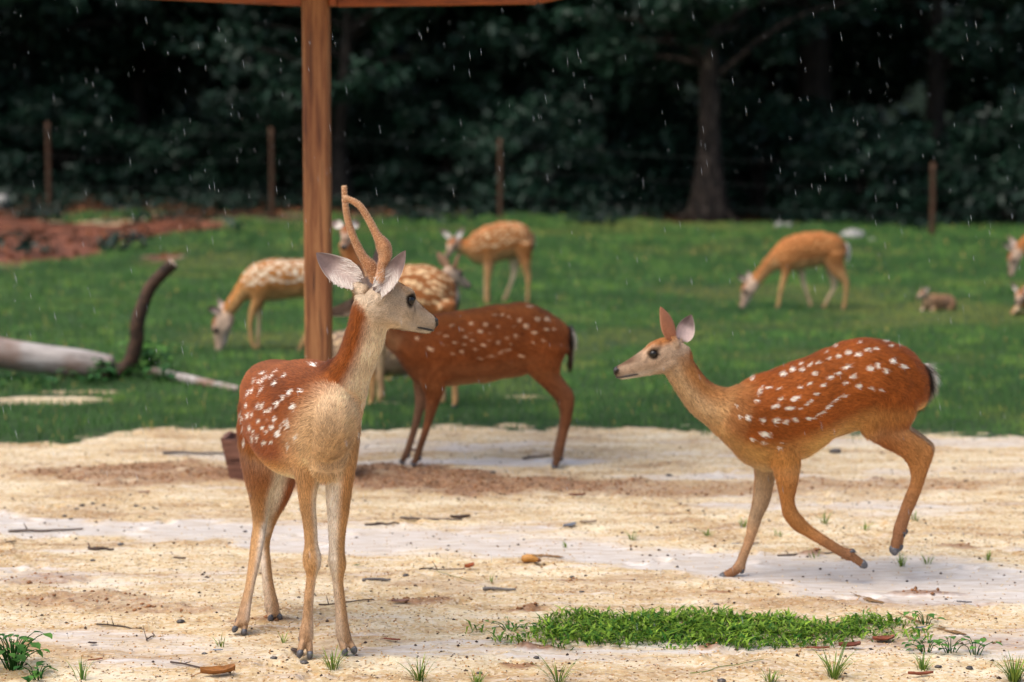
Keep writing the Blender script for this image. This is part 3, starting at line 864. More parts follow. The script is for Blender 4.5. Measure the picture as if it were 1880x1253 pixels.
class Sag:
    """the deer's upright middle plane: through a ground point, along a heading"""
    def __init__(s, px, py, psi):
        s.B = G(px, py); s.F = np.array((math.cos(psi), math.sin(psi), 0.0))
        n = np.array((-s.F[1], s.F[0], 0.0)); s.n = n if n[1] < 0 else -n
    def pt(s, px, py, l=0.0):
        r = ray(px, py); cam0 = np.array((0, 0, CAMH))
        tt = ((s.B + s.n * l - cam0) @ s.n) / (r @ s.n)
        return cam0 + r * tt
    def rib(s, q, l=0.0):
        a = s.pt(q[0], q[1], l); b = s.pt(q[2], q[3], l)
        return ((a + b) / 2, (a - b) / 2, s.n * q[4])

HEADP = [(-.06, .08, -.20, .12), (.05, .19, -.26, .18), (.15, .255, -.265, .205), (.27, .265, -.245, .21), (.38, .245, -.222, .205), (.50, .20, -.20, .165), (.62, .16, -.18, .128),
         (.75, .125, -.157, .105), (.86, .10, -.137, .096), (.94, .085, -.118, .088), (.985, .066, -.085, .064), (1.0, .04, -.05, .035)]

class Deer:
    def __init__(s, label, base, pal, voxel=0.006, group='spotted deer in the paddock', name='deer'):
        s.root = empty(name, (base[0], base[1], base[2] if len(base) > 2 else 0), label, 'deer', group)
        s.off = -s.root.location
        s.ch = []; s.pal = pal; s.voxel = voxel; s.head = None; s.spots = None; s.sag = None; s.rows = False
        s.furn = 20000; s.furw = 0.003; s.furl = 1.0; s.eyes = []
    def chain(s, kind, ribs, flow=-1, side=0, m=5):
        C, U, L = [np.array(a, float) for a in zip(*ribs)]
        if len(C) > 2: C, U, L = (cat_resample(a, m) for a in (C, U, L))
        else:
            C, U, L = (np.array([a[0] + (a[1] - a[0]) * q for q in np.linspace(0, 1, m)]) for a in (C, U, L))
        T = np.gradient(C, axis=0); T /= np.linalg.norm(T, axis=1)[:, None] + 1e-9
        s.ch.append(dict(kind=kind, C=C, U=U, L=L, T=T, flow=flow, side=side))
    def set_head(s, A, N, lat, uphint, width=1.0, deep=1.0):
        s.deep = deep
        A, N = np.asarray(A, float), np.asarray(N, float)
        e = N - A; Ln = np.linalg.norm(e); e /= Ln
        lat = nrm(lat - e * (lat @ e)); u = np.cross(e, lat)
        if u @ np.asarray(uphint, float) < 0: u = -u
        s.head = (A, e, u, lat, Ln)
        s.chain('head', [(A + e * x * Ln + u * (a + b) / 2 * Ln * deep, u * (a - b) / 2 * Ln * deep, lat * w * Ln * width) for x, a, b, w in HEADP], -1)
        for sg in (1, -1):          # brow ridges and cheek
            s.chain('head', [(s.hp(x, sg * y_, z), u * r * Ln, lat * r * Ln) for x, y_, z, r in ((.28, .13, .18, .06), (.38, .155, .175, .062), (.47, .14, .15, .045))], -1, 0, 3)
            s.chain('head', [(s.hp(x, sg * y_, z), u * r * Ln, lat * r * .8 * Ln) for x, y_, z, r in ((.16, .10, -.10, .13), (.30, .11, -.10, .12), (.46, .09, -.08, .08))], -1, 0, 3)
    def hp(s, x, y, z):
        A, e, u, lat, Ln = s.head
        return A + (e * x + lat * y + u * z * s.deep) * Ln
    def face(s, eye_r=0.056):
        A, e, u, lat, Ln = s.head
        for sg in (1, -1):
            c = s.hp(.405, sg * .176, .105); r = eye_r * Ln
            v, f = lump(c, r, r, r, 1, 14, 10, 0.0)
            obj('eye', mesh_from('eye', v, f), M_EYE, s.root, s.off); s.eyes.append(c)
        Cn = np.array([s.hp(.945, 0, .055), s.hp(.985, 0, .03), s.hp(1.01, 0, .008), s.hp(1.015, 0, -.015)])
        v, f = loft(Cn, np.array([u * k * Ln for k in (.03, .05, .048, .025)]), np.array([lat * k * Ln for k in (.05, .076, .068, .036)]), 12, 0.5)
        me = mesh_from('nose', v, f); fix_normals(me); obj('nose', me, M_NOSE, s.root, s.off)
        hal = [(.70, .088, -.112), (.80, .083, -.098), (.90, .075, -.083), (.965, .052, -.070)]
        mp_ = [s.hp(x, y_, z) for x, y_, z in hal] + [s.hp(1.0, 0, -.064)] + [s.hp(x, -y_, z) for x, y_, z in hal[::-1]]
        v, f = tube(mp_, [.004 * Ln / .25 * k for k in (.5, .9, 1, 1, .9, 1, 1, .9, .5)], 6, 4)
        obj('mouth', mesh_from('mouth', v, f), M_NOSE, s.root, s.off)
        for sg in (1, -1):
            c = s.hp(.955, sg * .072, .035); v, f = lump(c, .0065, .0065, .0065, 3, 8, 6, 0.05)
            obj('nostril', mesh_from('nostril', v, f), M_NOSE, s.root, s.off)
    def ear(s, base, tip, opn, w, c_in=None, c_out=None):
        base, tip = np.asarray(base, float), np.asarray(tip, float)
        ax = tip - base; Le = np.linalg.norm(ax); ax /= Le
        opn = nrm(np.asarray(opn, float) - ax * (np.asarray(opn, float) @ ax)); sd_ = np.cross(ax, opn)
        c_in = c_in if c_in is not None else s.pal.get('ear_in', lin(206, 182, 168)); c_out = c_out if c_out is not None else s.pal.get('ear_out', lin(150, 118, 92))
        nu, nv = 14, 11; Vs = []; Cs = []
        for layer in (0, 1):
            for i in range(nu):
                q = i / (nu - 1)
                ww = w * (math.sin(math.pi * min(1, 0.10 + 0.90 * q) ** 0.78) ** 0.75 * 0.98 + 0.015) if q < 1 else w * 0.03
                ww = max(ww, w * 0.03)
                curl = 1.55 - 0.75 * q
                for j in range(nv):
                    ph = (j / (nv - 1) * 2 - 1) * curl
                    p = base + ax * Le * q + sd_ * ww * math.sin(ph) / math.sin(min(curl, 1.57)) + opn * ww * (1 - math.cos(ph)) * 0.75
                    p = p - opn * Le * 0.10 * math.sin(q * 2.6)
                    edge = abs(j / (nv - 1) * 2 - 1)
                    if layer: p = p - opn * 0.0035 * (1 - edge ** 4) - ax * 0.0
                    Vs.append(p)
                    if layer == 0:
                        c = c_in * (1 - 0.0) ; cen_ = (1 - sstep(.42, .72, q)) * (1 - .35 * sstep(.5, .9, edge)); c = lin(132, 112, 108) * (1 - cen_) + c * cen_; c = c * (1 - .6 * (1 - sstep(.0, .10, q)))
                        st_ = 0.5 + 0.5 * math.sin(ph * 7); c = c * (0.86 + 0.14 * st_)
                        if edge > .86: c = lin(222, 208, 192) * (1 - .75 * q) + lin(70, 56, 50) * .75 * q
                    else: c = c_out * (1 - .35 * q)
                    Cs.append(c)
        N = nu * nv; Fs = []
        for i in range(nu - 1):
            for j in range(nv - 1):
                a = i * nv + j
                Fs.append((a, a + 1, a + nv + 1, a + nv)); Fs.append((N + a, N + a + nv, N + a + nv + 1, N + a + 1))
            for j in (0, nv - 1):
                a = i * nv + j; Fs.append((a, a + nv, N + a + nv, N + a))
        me = mesh_from('ear', np.array(Vs), Fs); fix_normals(me); set_col(me, np.array(Cs))
        eo = obj('ear', me, M_EAR, s.root, s.off)
        if s.furn > 50000:
            n = 260; q = RNG.uniform(.06, .50, n) ** 1.1; ph = RNG.choice([-1, 1], n) * RNG.uniform(.25, 1.0, n); ii_ = np.clip((q * (nu - 1)).astype(int), 0, nu - 1); jj_ = np.clip(((ph + 1) / 2 * (nv - 1)).round().astype(int), 0, nv - 1)
            Va = np.array(Vs[:nu * nv]); p = Va[ii_ * nv + jj_] + RNG.normal(0, .0022, (n, 3))
            d_ = ax[None] * RNG.uniform(.4, 1, (n, 1)) - np.sign(ph)[:, None] * sd_ * RNG.uniform(.1, .7, (n, 1)) + opn * RNG.uniform(.0, .35, (n, 1)); d_ /= np.linalg.norm(d_, axis=1)[:, None]
            wv = np.cross(d_, np.tile(opn, (n, 1))) * .0007
            m3 = mesh_from('ear_hair', np.stack([p - wv, p + wv, p + d_ * RNG.uniform(.012, .032, (n, 1))], 1).reshape(-1, 3), np.arange(3 * n).reshape(n, 3))
            set_col(m3, np.repeat(lin(232, 222, 212) * RNG.uniform(.7, 1.1, (n, 1)), 3, 0)); m3.normals_split_custom_set_from_vertices(np.tile(opn, (3 * n, 1)).astype(np.float32))
            oh = obj('ear_hair', m3, M_FUR, eo, Vector((0, 0, 0))); oh['kind'] = 'stuff'
        # ear base buried in the skull
        s.chain('earbase', [(base - ax * .028 - opn * 0.010, opn * w * .5, sd_ * w * .55), (base + ax * .004 - opn * .010, opn * w * .3, sd_ * w * .42)], 1, 0, 4)
    def foot(s, Fp, tip, lat, r, dew=None, flow=1, side=0):
        Fp, tip = np.asarray(Fp, float), np.asarray(tip, float)
        e = tip - Fp; Ln = np.linalg.norm(e); e /= Ln
        lat = nrm(lat - e * (lat @ e)); u = np.cross(e, lat)
        for sg in (1, -1):
            o = lat * sg * r * .58
            s.chain('toe', [(Fp + o * .45, u * r * .9, lat * r * .56), (Fp + e * Ln * .35 + o * .95, u * r * .78, lat * r * .46), (Fp + e * Ln * .72 + o * 1.2, u * r * .72, lat * r * .42)], 1, side, 4)
            Cn = np.array([Fp + e * Ln * q + o * k for q, k in ((.68, 1.18), (.80, 1.24), (.93, 1.28), (1.02, 1.25))])
            v, f = loft(Cn, np.array([u * r * k for k in (.76, .80, .62, .25)]), np.array([lat * r * k for k in (.45, .47, .36, .14)]), 12, 0.25)
            me = mesh_from('hoof', v, f); fix_normals(me); obj('hoof', me, M_HOOF, s.root, s.off)
            if dew is not None:
                d0 = Fp - e * Ln * .04 + nrm(dew) * r * .85 + lat * sg * r * .55
                v, f = tube([d0 - nrm(dew) * r * .3, d0 + nrm(dew) * r * .25 + e * r * .5, d0 + nrm(dew) * r * .3 + e * r * 1.1], (r * .32, r * .28, r * .08), 7, 3)
                obj('dewclaw', mesh_from('dewclaw', v, f), M_HOOF, s.root, s.off)
    def antler(s, pts, rad, seed):
        v, f = tube(pts, rad, 14, 6, 0.8)
        rs = np.random.default_rng(seed)
        cen = cat_resample(np.asarray(pts, float), 6)
        k = np.argmin(((v[:, None] - cen[None]) ** 2).sum(2), 1)
        q = k / len(cen)
        d = v - cen[k]
        v = v + d * (rs.uniform(-.5, 1, len(v)) * 0.16 * (1 - sstep(.15, .5, q)))[:, None]
        me = mesh_from('antler', v, f); fix_normals(me); an = obj('antler', me, M_VELVET, s.root, s.off)
        # short velvet nap, its colour lightened to give a rim glow
        n = 9000; i = RNG.integers(0, len(v) - 18, n)
        j = RNG.uniform(0, 1, (n, 1)); j2 = RNG.uniform(0, 1, (n, 1)); p = (v[i] * (1 - j) + v[i + 1] * j) * (1 - j2) + (v[i + 14] * (1 - j) + v[i + 15] * j) * j2
        kk = np.argmin(((p[:, None] - cen[None]) ** 2).sum(2), 1); nn = p - cen[kk]; rr = np.linalg.norm(nn, axis=1)
        ok = (rr > 0.004) & (rr < 0.05); p, nn, kk = p[ok], nn[ok] / rr[ok][:, None], kk[ok]; n = len(p)
        td = np.gradient(cen, axis=0)[kk]; td /= np.linalg.norm(td, axis=1)[:, None]
        tip = p + nn * 0.004 + td * .003 * RNG.uniform(0, 1, (n, 1)); w = np.cross(nn, td) * 0.0006
        V = np.stack([p + w, p - w, tip], 1).reshape(-1, 3)
        m2 = mesh_from('velvet_nap', V, np.arange(3 * n).reshape(n, 3)); set_col(m2, np.repeat(lin(232, 190, 150) * RNG.uniform(.8, 1.3, (n, 1)), 3, 0))
        m2.normals_split_custom_set_from_vertices(np.repeat(nn, 3, 0).astype(np.float32))
        o2 = obj('velvet_nap', m2, M_FUR, an, Vector((0, 0, 0))); o2['kind'] = 'stuff'
    # ---------------------------------------------------------------
    def finish(s):
        parts = [loft(c['C'], c['U'], c['L'], 18 if c['kind'] in ('torso', 'neck', 'head') else 12, 0.6) for c in s.ch]
        tmp = bpy.data.meshes.new('tmp'); 
        V, F = join_vf(parts)
        tmp = mesh_from('tmp', V, F); fix_normals(tmp)
        to = bpy.data.objects.new('tmp', tmp); COL.objects.link(to)
        md = to.modifiers.new('r', 'REMESH'); md.mode = 'VOXEL'; md.voxel_size = s.voxel
        dg = bpy.context.evaluated_depsgraph_get()
        me = bpy.data.meshes.new_from_object(to.evaluated_get(dg))
        bpy.data.objects.remove(to); bpy.data.meshes.remove(tmp)
        me.name = 'body'
        n = len(me.vertices)
        V = np.empty(n * 3, np.float32); me.vertices.foreach_get('co', V); V = V.reshape(-1, 3).astype(float)
        E = np.empty(len(me.edges) * 2, np.int32); me.edges.foreach_get('vertices', E); E = E.reshape(-1, 2)
        deg = np.bincount(E.ravel(), minlength=n)[:, None] + 1e-9
        def lap(A):
            S = np.zeros_like(A)
            for k in range(A.shape[1]):
                S[:, k] = np.bincount(E[:, 0], A[E[:, 1], k], n) + np.bincount(E[:, 1], A[E[:, 0], k], n)
            return S / deg
        info = s.classify(V)
        big = np.zeros(n)
        for ci, c in enumerate(s.ch):
            if c['kind'] in ('torso', 'neck', 'fore', 'hind', 'chest'):
                rad = np.sqrt(np.linalg.norm(c['U'], axis=1) * np.linalg.norm(c['L'], axis=1))
                big[info['ci'] == ci] = np.clip((rad[info['ri'][info['ci'] == ci]] - .042) / .03, 0, 1)
        big = lap(lap(big[:, None]))
        for it in range(3): V = V + 0.5 * (lap(V) - V); V = V - 0.52 * (lap(V) - V) * .9
        for it in range(int(18 * (0.006 / s.voxel) ** 1.5)): V = V + 0.5 * (lap(V) - V) * big
        # low relief of muscle and bone under the coat
        me.vertices.foreach_set('co', V.astype(np.float32).ravel()); me.update()
        Nn = np.empty(n * 3, np.float32); me.vertex_normals.foreach_get('vector', Nn); Nn = Nn.reshape(-1, 3)
        al = V @ nrm((1, .6, 0)); up = V[:, 2]
        V = V + Nn * (((fbm(al * 11 + 3, up * 8 + al * 5, 17, 2) - .5) * .018 + (fbm(al * 30, up * 24, 19, 2) - .5) * .006)[:, None] * big)
        me.vertices.foreach_set('co', V.astype(np.float32).ravel())
        me.polygons.foreach_set('use_smooth', np.ones(len(me.polygons), dtype=bool)); me.update()
        info = s.classify(V)
        col = s.colour(V, info)
        for it in range(2): col = col * .5 + lap(col) * .5
        spot = s.spot_field(V, info)
        spc = np.tile(s.pal.get('spot', lin(248, 236, 218)), (n, 1))
        set_col(me, col); set_flt(me, spot, 'spot'); set_col(me, spc, 'SpotCol')
        body = obj('body', me, M_SKIN, s.root, s.off)
        s.fur(me, V, info, col, spot, spc, body)
        return s
    def classify(s, V):
        n = len(V); best = np.full((len(s.ch), n), 1e9); ri = np.zeros((len(s.ch), n), int)
        for ci, c in enumerate(s.ch):
            for k in range(len(c['C'])):
                D = V - c['C'][k]; u2 = (c['U'][k] ** 2).sum(); l2 = (c['L'][k] ** 2).sum()
                a = D @ c['U'][k] / u2; b = D @ c['L'][k] / l2
                seg = 0.5 * np.linalg.norm(c['C'][min(k + 1, len(c['C']) - 1)] - c['C'][max(k - 1, 0)]) * 1.2 + 1e-4
                tt = D @ c['T'][k] / seg
                d = a * a + b * b + np.maximum(np.abs(tt) - .5, 0) ** 2
                m = d < best[ci]; best[ci][m] = d[m]; ri[ci][m] = k
        ci = best.argmin(0)
        return dict(best=np.sqrt(best), ria=ri, ci=ci, ri=ri[ci, np.arange(n)])
    def colour(s, V, info):
        n = len(V); dm = info['best'].min(0); W = np.exp(-5 * (info['best'] - dm)) ; W[info['best'] - dm > 1.2] = 0
        out = np.zeros((n, 3)); pal = s.pal
        for ci, c in enumerate(s.ch):
            w = W[ci]; k = info['ria'][ci]
            D = V - c['C'][k]; Uc = c['U'][k]; Lc = c['L'][k]
            su = np.clip((D * Uc).sum(1) / (Uc ** 2).sum(1), -1.2, 1.2)[:, None]; sl = np.clip((D * Lc).sum(1) / (Lc ** 2).sum(1), -1.2, 1.2)[:, None]
            tt = (k / (len(c['C']) - 1))[:, None]
            mx = lambda a, b, f: a * (1 - f) + b * f
            kd = c['kind']
            if kd == 'torso':
                q = mx(pal['side'], pal['back'], sstep(.5, .98, su))
                fa_, fb_ = pal.get('flank_su', (-.62, -.22)); q = mx(q, pal['flank'], 1 - sstep(fa_, fb_, su))
                q = mx(q, pal['belly'], 1 - sstep(-.98, -.72, su))
                a, b = pal.get('chest_t', (.9, 1.15)); q = mx(q, pal['chest'], sstep(a, b, tt - .20 * su))
                q = mx(q, pal['rump'], 1 - sstep(.0, .06, tt))
            elif kd == 'neck':
                na_, nb_ = pal.get('nape_su', (-.35, .45)); q = mx(pal['throat'], pal['nape'], sstep(na_, nb_, su)); q = mx(q, pal['nape_top'], sstep(.72, .98, su))
                q = mx(q, pal['chest'], (1 - sstep(.0, .4, tt)) * (1 - sstep(-.2, .7, su)))
            elif kd in ('head', 'earbase'):
                q = np.tile(pal['face'], (n, 1))
                A, e, u, lat, Ln = s.head
                H = V - A; hx = (H @ e)[:, None] / Ln; hy = (H @ lat)[:, None] / Ln; hz = (H @ u)[:, None] / Ln / s.deep
                q = mx(q, pal['forehead'], sstep(.13, .22, hz) * (1 - sstep(.42, .62, hx)) * sstep(-.1, .12, hx))
                q = mx(q, pal['nose_top'], sstep(.05, .09, hz) * sstep(.55, .75, hx))
                q = mx(q, pal['muzzle'], (1 - sstep(-.13, -.05, hz)) * sstep(.2, .75, hx))
                ln_ = -.065 - .05 * (1 - (hx - .70) / .3)
                q = mx(q, lin(40, 26, 20), np.exp(-((hz - ln_) / .019) ** 2) * sstep(.68, .76, hx) * .9)
                q = mx(q, lin(228, 218, 204), np.exp(-(((hz + .115) / .04) ** 2 + ((hx - .90) / .10) ** 2)) * .9)
                q = mx(q, lin(36, 26, 22), sstep(.93, .97, hx) * sstep(-.05, .0, hz))
                ed = np.sqrt((hx - .405) ** 2 + (hz - .105) ** 2)
                q = mx(q, pal['face'] * 1.25, np.exp(-((ed - .105) / .03) ** 2) * .55 * (np.abs(hy) > .08))
                q = mx(q, lin(34, 24, 18), (1 - sstep(.070, .088, ed)) * (np.abs(hy) > .08))
                tear = np.exp(-(((hx - .405) + (hz - .105) * .9 - .07) / .016) ** 2) * (1 - sstep(.0, .01, hz - .09)) * sstep(.005, .02, hz) * (np.abs(hy) > .06)
                q = mx(q, lin(60, 44, 36), np.clip(tear, 0, 1) * .7)
            elif kd in ('fore', 'hind'):
                q = mx(pal['side'], pal['side'] if kd == 'hind' else pal['shoulder'], sstep(.03, .14, tt)); q = mx(q, pal['leg'], sstep(.12, .45, tt))
                q = mx(q, pal['leg_low'], sstep(.6, .95, tt))
                inn = sl * c['side']
                q = mx(q, pal['leg_in'], (1 - sstep(-.55, .05, inn)) * (1 - .5 * sstep(.55, .8, tt)))
            elif kd == 'chest':
                q = mx(pal['chest'], pal['throat'], sstep(-.2, .9, su) * .35)
            elif kd == 'toe':
                q = np.tile(pal['leg_low'], (n, 1)) * .92
            elif kd == 'tail':
                q = mx(pal['tail'], lin(240, 232, 218), sstep(.1, .6, -su) * sstep(.0, .12, tt) * (1 - sstep(.45, .7, tt)))
            else: q = np.tile(pal['side'], (n, 1))
            out += q * w[:, None]
        out = out / (W.sum(0)[:, None] + 1e-9)
        mot = fbm(V[:, 0] * 14 + V[:, 1] * 9, V[:, 2] * 14 - V[:, 1] * 5, 7, 3)[:, None]
        return np.clip(out * (.70 + .6 * mot), 0, 1)
    def spot_field(s, V, info):
        n = len(V); out = np.full(n, 0.05)
        tor = [i for i, c in enumerate(s.ch) if c['kind'] == 'torso'][0]
        gate = info['best'][tor] < 1.35
        gate &= ~np.isin(info['ci'], [i for i, c in enumerate(s.ch) if c['kind'] in ('head', 'tail', 'toe', 'earbase')])
        if s.spots is not None:
            B, nn, sc = s.sag
            d = (V - B) @ nn
            Vm = np.where((d < 0)[:, None], V - 2 * d[:, None] * nn, V)
            u, v = project(Vm)
            for x, y, a, b, ang in s.spots:
                ca, sa = math.cos(math.radians(ang)), math.sin(math.radians(ang))
                du, dv = u - x, v - y
                p = (du * ca + dv * sa) / a; q = (-du * sa + dv * ca) / b
                r = np.sqrt(p * p + q * q)
                out = np.minimum(out, (r - 1) * min(a, b) / sc)
            out[~gate] = 0.05
        elif s.rows:
            c = s.ch[tor]; k = info['ria'][tor]
            D = V - c['C'][k]; su = (D * c['U'][k]).sum(1) / (c['U'][k] ** 2).sum(1); sl = (D * c['L'][k]).sum(1) / (c['L'][k] ** 2).sum(1)
            tt = k / (len(c['C']) - 1); ph = np.arctan2(np.abs(sl), su)          # 0 at the back line
            Lt = np.linalg.norm(np.diff(c['C'], axis=0), axis=1).sum()
            # finer t inside the segment
            tt = tt + (D * c['T'][k]).sum(1) / Lt
            rs = np.random.default_rng(s.rows)
            R = np.linalg.norm(c['U'], axis=1).mean()
            for row, phc in enumerate((.22, .5, .78, 1.05, 1.32, 1.6)):
                tq = .08 + .03 * rs.uniform()
                while tq < .93:
                    a = rs.uniform(.009, .016) * s.spot_k; b = rs.uniform(.007, .012) * s.spot_k; pc = phc + rs.uniform(-.09, .09)
                    r = np.sqrt(((tt - tq) * Lt / a) ** 2 + ((ph - pc) * R / b) ** 2)
                    out = np.minimum(out, (r - 1) * b); tq += rs.uniform(.05, .085) * (.7 if row == 5 else 1)
            out[~gate] = 0.05
        return out
    def fur(s, me, V, info, col, spot, spc, body):
        me.calc_loop_triangles()
        T = np.empty(len(me.loop_triangles) * 3, np.int32); me.loop_triangles.foreach_get('vertices', T); T = T.reshape(-1, 3)
        N = np.empty(len(V) * 3, np.float32); me.vertex_normals.foreach_get('vector', N); N = N.reshape(-1, 3).astype(float)
        a, b, c = V[T[:, 0]], V[T[:, 1]], V[T[:, 2]]
        ar = np.linalg.norm(np.cross(b - a, c - a), axis=1)
        kinds = np.array([q['kind'] for q in s.ch])
        kl = {'torso': .018, 'neck': .017, 'head': .008, 'fore': .017, 'hind': .018, 'toe': .008, 'chest': .016, 'tail': .05, 'earbase': .012}
        lenv = np.array([kl[q] for q in kinds])[info['ci']]
        rr_ = np.zeros(len(V))
        for ci_, c_ in enumerate(s.ch):
            if c_['kind'] in ('fore', 'hind'):
                mm_ = info['ci'] == ci_; rad = np.sqrt(np.linalg.norm(c_['U'], axis=1) * np.linalg.norm(c_['L'], axis=1))[info['ri'][mm_]]
                lenv[mm_] = .008 + .012 * np.clip((rad - .015) / .04, 0, 1)
        wgt = ar * (0.012 / np.clip(lenv[T[:, 0]], .008, .03)) ** .6
        n = s.furn
        ti = RNG.choice(len(T), n, p=wgt / wgt.sum())
        r1 = np.sqrt(RNG.uniform(0, 1, (n, 1))); r2 = RNG.uniform(0, 1, (n, 1))
        w0, w1, w2 = 1 - r1, r1 * (1 - r2), r1 * r2
        t0, t1, t2 = T[ti, 0], T[ti, 1], T[ti, 2]
        mixv = lambda A: A[t0] * w0 + A[t1] * w1 + A[t2] * w2
        p = mixv(V); nn = mixv(N); nn /= np.linalg.norm(nn, axis=1)[:, None]
        cc = mixv(col); sp = mixv(spot[:, None])[:, 0]; sc_ = mixv(spc)
        fl = np.zeros_like(V)
        for ci, q in enumerate(s.ch):
            m = info['ci'] == ci
            fl[m] = q['T'][info['ri'][m]] * q['flow']
        # smooth the flow a little so the coat turns gently from part to part
        d = mixv(fl)
        d = d + np.array((0, 0, -.35)) + RNG.normal(0, .16, (n, 3))
        d -= nn * (d * nn).sum(1)[:, None]; d /= np.linalg.norm(d, axis=1)[:, None] + 1e-9
        L = mixv(lenv[:, None]) * RNG.uniform(.6, 1.2, (n, 1)) * s.furl
        lift = RNG.uniform(.10, .38, (n, 1))
        tip = p + d * L + nn * L * lift
        w = np.cross(nn, d) * s.furw * .5
        Vb = np.stack([p + w - nn * .001, p - w - nn * .001, tip], 1).reshape(-1, 3)
        k = np.clip(-(sp + RNG.normal(0, .0017, n)) * 400, 0, 1)[:, None]
        cc = cc * (1 - k) + sc_ * k
        cc = cc * RNG.uniform(.55, 1.45, (n, 1))
        C3 = np.repeat(cc[:, None], 3, 1); C3[:, 2] *= 1.3; C3[:, :2] *= .72
        m2 = mesh_from('fur', Vb, np.arange(3 * n).reshape(n, 3)); set_col(m2, np.clip(C3.reshape(-1, 3), 0, 1))
        nb = nn + d * .15 + RNG.normal(0, .12, (n, 3)); nb /= np.linalg.norm(nb, axis=1)[:, None]
        m2.normals_split_custom_set_from_vertices(np.repeat(nb, 3, 0).astype(np.float32))
        o = obj('fur', m2, M_FUR, body, Vector((0, 0, 0))); o['kind'] = 'stuff'

def palette(side, back, flank, belly, chest, **k):
    p = dict(side=side, back=back, flank=flank, belly=belly, chest=chest, rump=back, shoulder=side, nape=side, nape_top=back, throat=flank, face=lin(150, 122, 98), forehead=lin(140, 84, 46),
             nose_top=lin(120, 92, 72), muzzle=lin(206, 192, 176), leg=flank, leg_low=flank, leg_in=belly, tail=lin(26, 20, 18))
    p.update(k); return p

# ------------------------------------------------------------------ antlered buck in front
pal = palette(lin(144, 74, 28), lin(132, 76, 42), lin(212, 158, 88), lin(226, 204, 174), lin(206, 168, 124), shoulder=lin(186, 134, 82), nape=lin(140, 76, 32), nape_top=lin(86, 40, 18), throat=lin(228, 206, 178),
              face=lin(196, 174, 148), forehead=lin(176, 142, 110), nose_top=lin(172, 142, 116), leg=lin(196, 152, 104), leg_low=lin(184, 148, 114), leg_in=lin(232, 214, 194), chest_t=(.72, .95), flank_su=(-.88, -.5), nape_su=(-.55, .2), rump=lin(132, 66, 26), ear_in=lin(206, 184, 174))
Fh = nrm((0.36, -0.933, 0)); Rt = np.array((-0.933, -0.36, 0.0))
Cf = P(612, 775, 5.66)
D = Deer('young antlered buck with velvet antlers standing on sand looking sideways', (Cf[0] - .12, Cf[1] + .3), pal, 0.005)
D.furn = 150000
zz = np.array((0, 0, 1.0))
def bt(sb, z, rv, rl):
    c = Cf - Fh * sb; c = np.array((c[0], c[1], z)); return (c, zz * rv, Rt * rl)
D.chain('torso', [bt(.83, .73, .06, .05), bt(.79, .725, .095, .08), bt(.69, .715, .125, .108), bt(.56, .694, .155, .128), bt(.42, .686, .175, .140), bt(.28, .700, .178, .130), bt(.15, .716, .165, .112), bt(.05, .730, .13, .09), bt(-.01, .735, .08, .06)])
def edge_rib(xl, xr, y, dep, hw, yr=None):
    a = P(xl, y, dep); b = P(xr, yr if yr is not None else y, dep)
    return (a, b, hw)
def nk(x0, y0, x1, y1, dep, hw):
    a = P(x0, y0, dep); b = P(x1, y1, dep); c = (a + b) / 2; U = (a - b) / 2
    Tn = nrm(np.array((.25, -.1, 1))); L = np.cross(nrm(U), Tn); L = nrm(L)
    return (c, U, L * hw)
D.chain('neck', [nk(542, 708, 646, 840, 5.84, .115), nk(586, 676, 660, 765, 5.78, .090), nk(616, 654, 674, 708, 5.73, .070), nk(632, 617, 693, 661, 5.69, .062), nk(643, 577, 707, 621, 5.66, .058), nk(651, 542, 713, 598, 5.64, .055)])
D.set_head(P(685, 548, 5.61), P(797, 596, 5.755), np.array((.62, -.78, 0)), (0, 0, 1), 1.05, 1.16)
D.face()
# chest bulge
D.chain('chest', [(P(616, 745, 5.75), zz * .09, Rt * .068), (P(608, 790, 5.71), zz * .11, Rt * .072), (P(602, 850, 5.73), zz * .06, Rt * .055)], -1)
def vleg(kind, side, rows, tip, r, dep0, dep1, fw, latm=1.25, ytip=None, dep_fn=None):
    ribs = []; n = len(rows)
    for i, (y, xl, xr) in enumerate(rows):
        dep = dep_fn(i / (n - 1)) if dep_fn else dep0 + (dep1 - dep0) * i / (n - 1)
        a = P(xl, y, dep); b = P(xr, y, dep); h = np.linalg.norm(b - a) / 2 * 1.06
        ribs.append(((a + b) / 2, fw * h * (latm + (.5 * max(0, 1 - 3 * i / n) if kind == 'hind' else 0)), Rt * h))
    D.chain(kind, ribs, 1, side)
    D.foot(ribs[-1][0], tip, Rt, r, -fw)
gt = lambda px, py, dz=0.008: G(px, py) + np.array((0, 0, dz))
d_rf = G(560, 1212)[1]; d_lf = G(637, 1206)[1]; d_rh = G(440, 1167)[1]; d_lh = G(504, 1142)[1]
vleg('fore', 1, [(725, 528, 582), (765, 524, 592), (810, 530, 596), (860, 540, 592), (898, 547, 582), (930, 551, 579), (957, 556, 581), (996, 560, 583), (1020, 557, 588), (1038, 558, 588), (1058, 563, 581), (1094, 559, 576), (1134, 556, 574), (1157, 551, 575), (1172, 550, 574)], gt(559, 1214), .021, 5.80, d_rf + .02, Fh, 1.2)
vleg('fore', -1, [(735, 612, 655), (785, 606, 660), (840, 600, 654), (898, 600, 645), (937, 602, 640), (976, 604, 634), (1010, 605, 632), (1028, 604, 634), (1042, 606, 634), (1067, 611, 630), (1106, 615, 634), (1138, 617, 638), (1161, 617, 642), (1174, 620, 645)], gt(644, 1207), .021, 5.78, d_lf + .02, Fh, 1.2)
hz_ = lambda d1: (lambda q: 6.24 + .03 * math.sin(q * 3.1) + (d1 + .02 - 6.24) * q + .10 * math.exp(-((q - .48) / .16) ** 2))
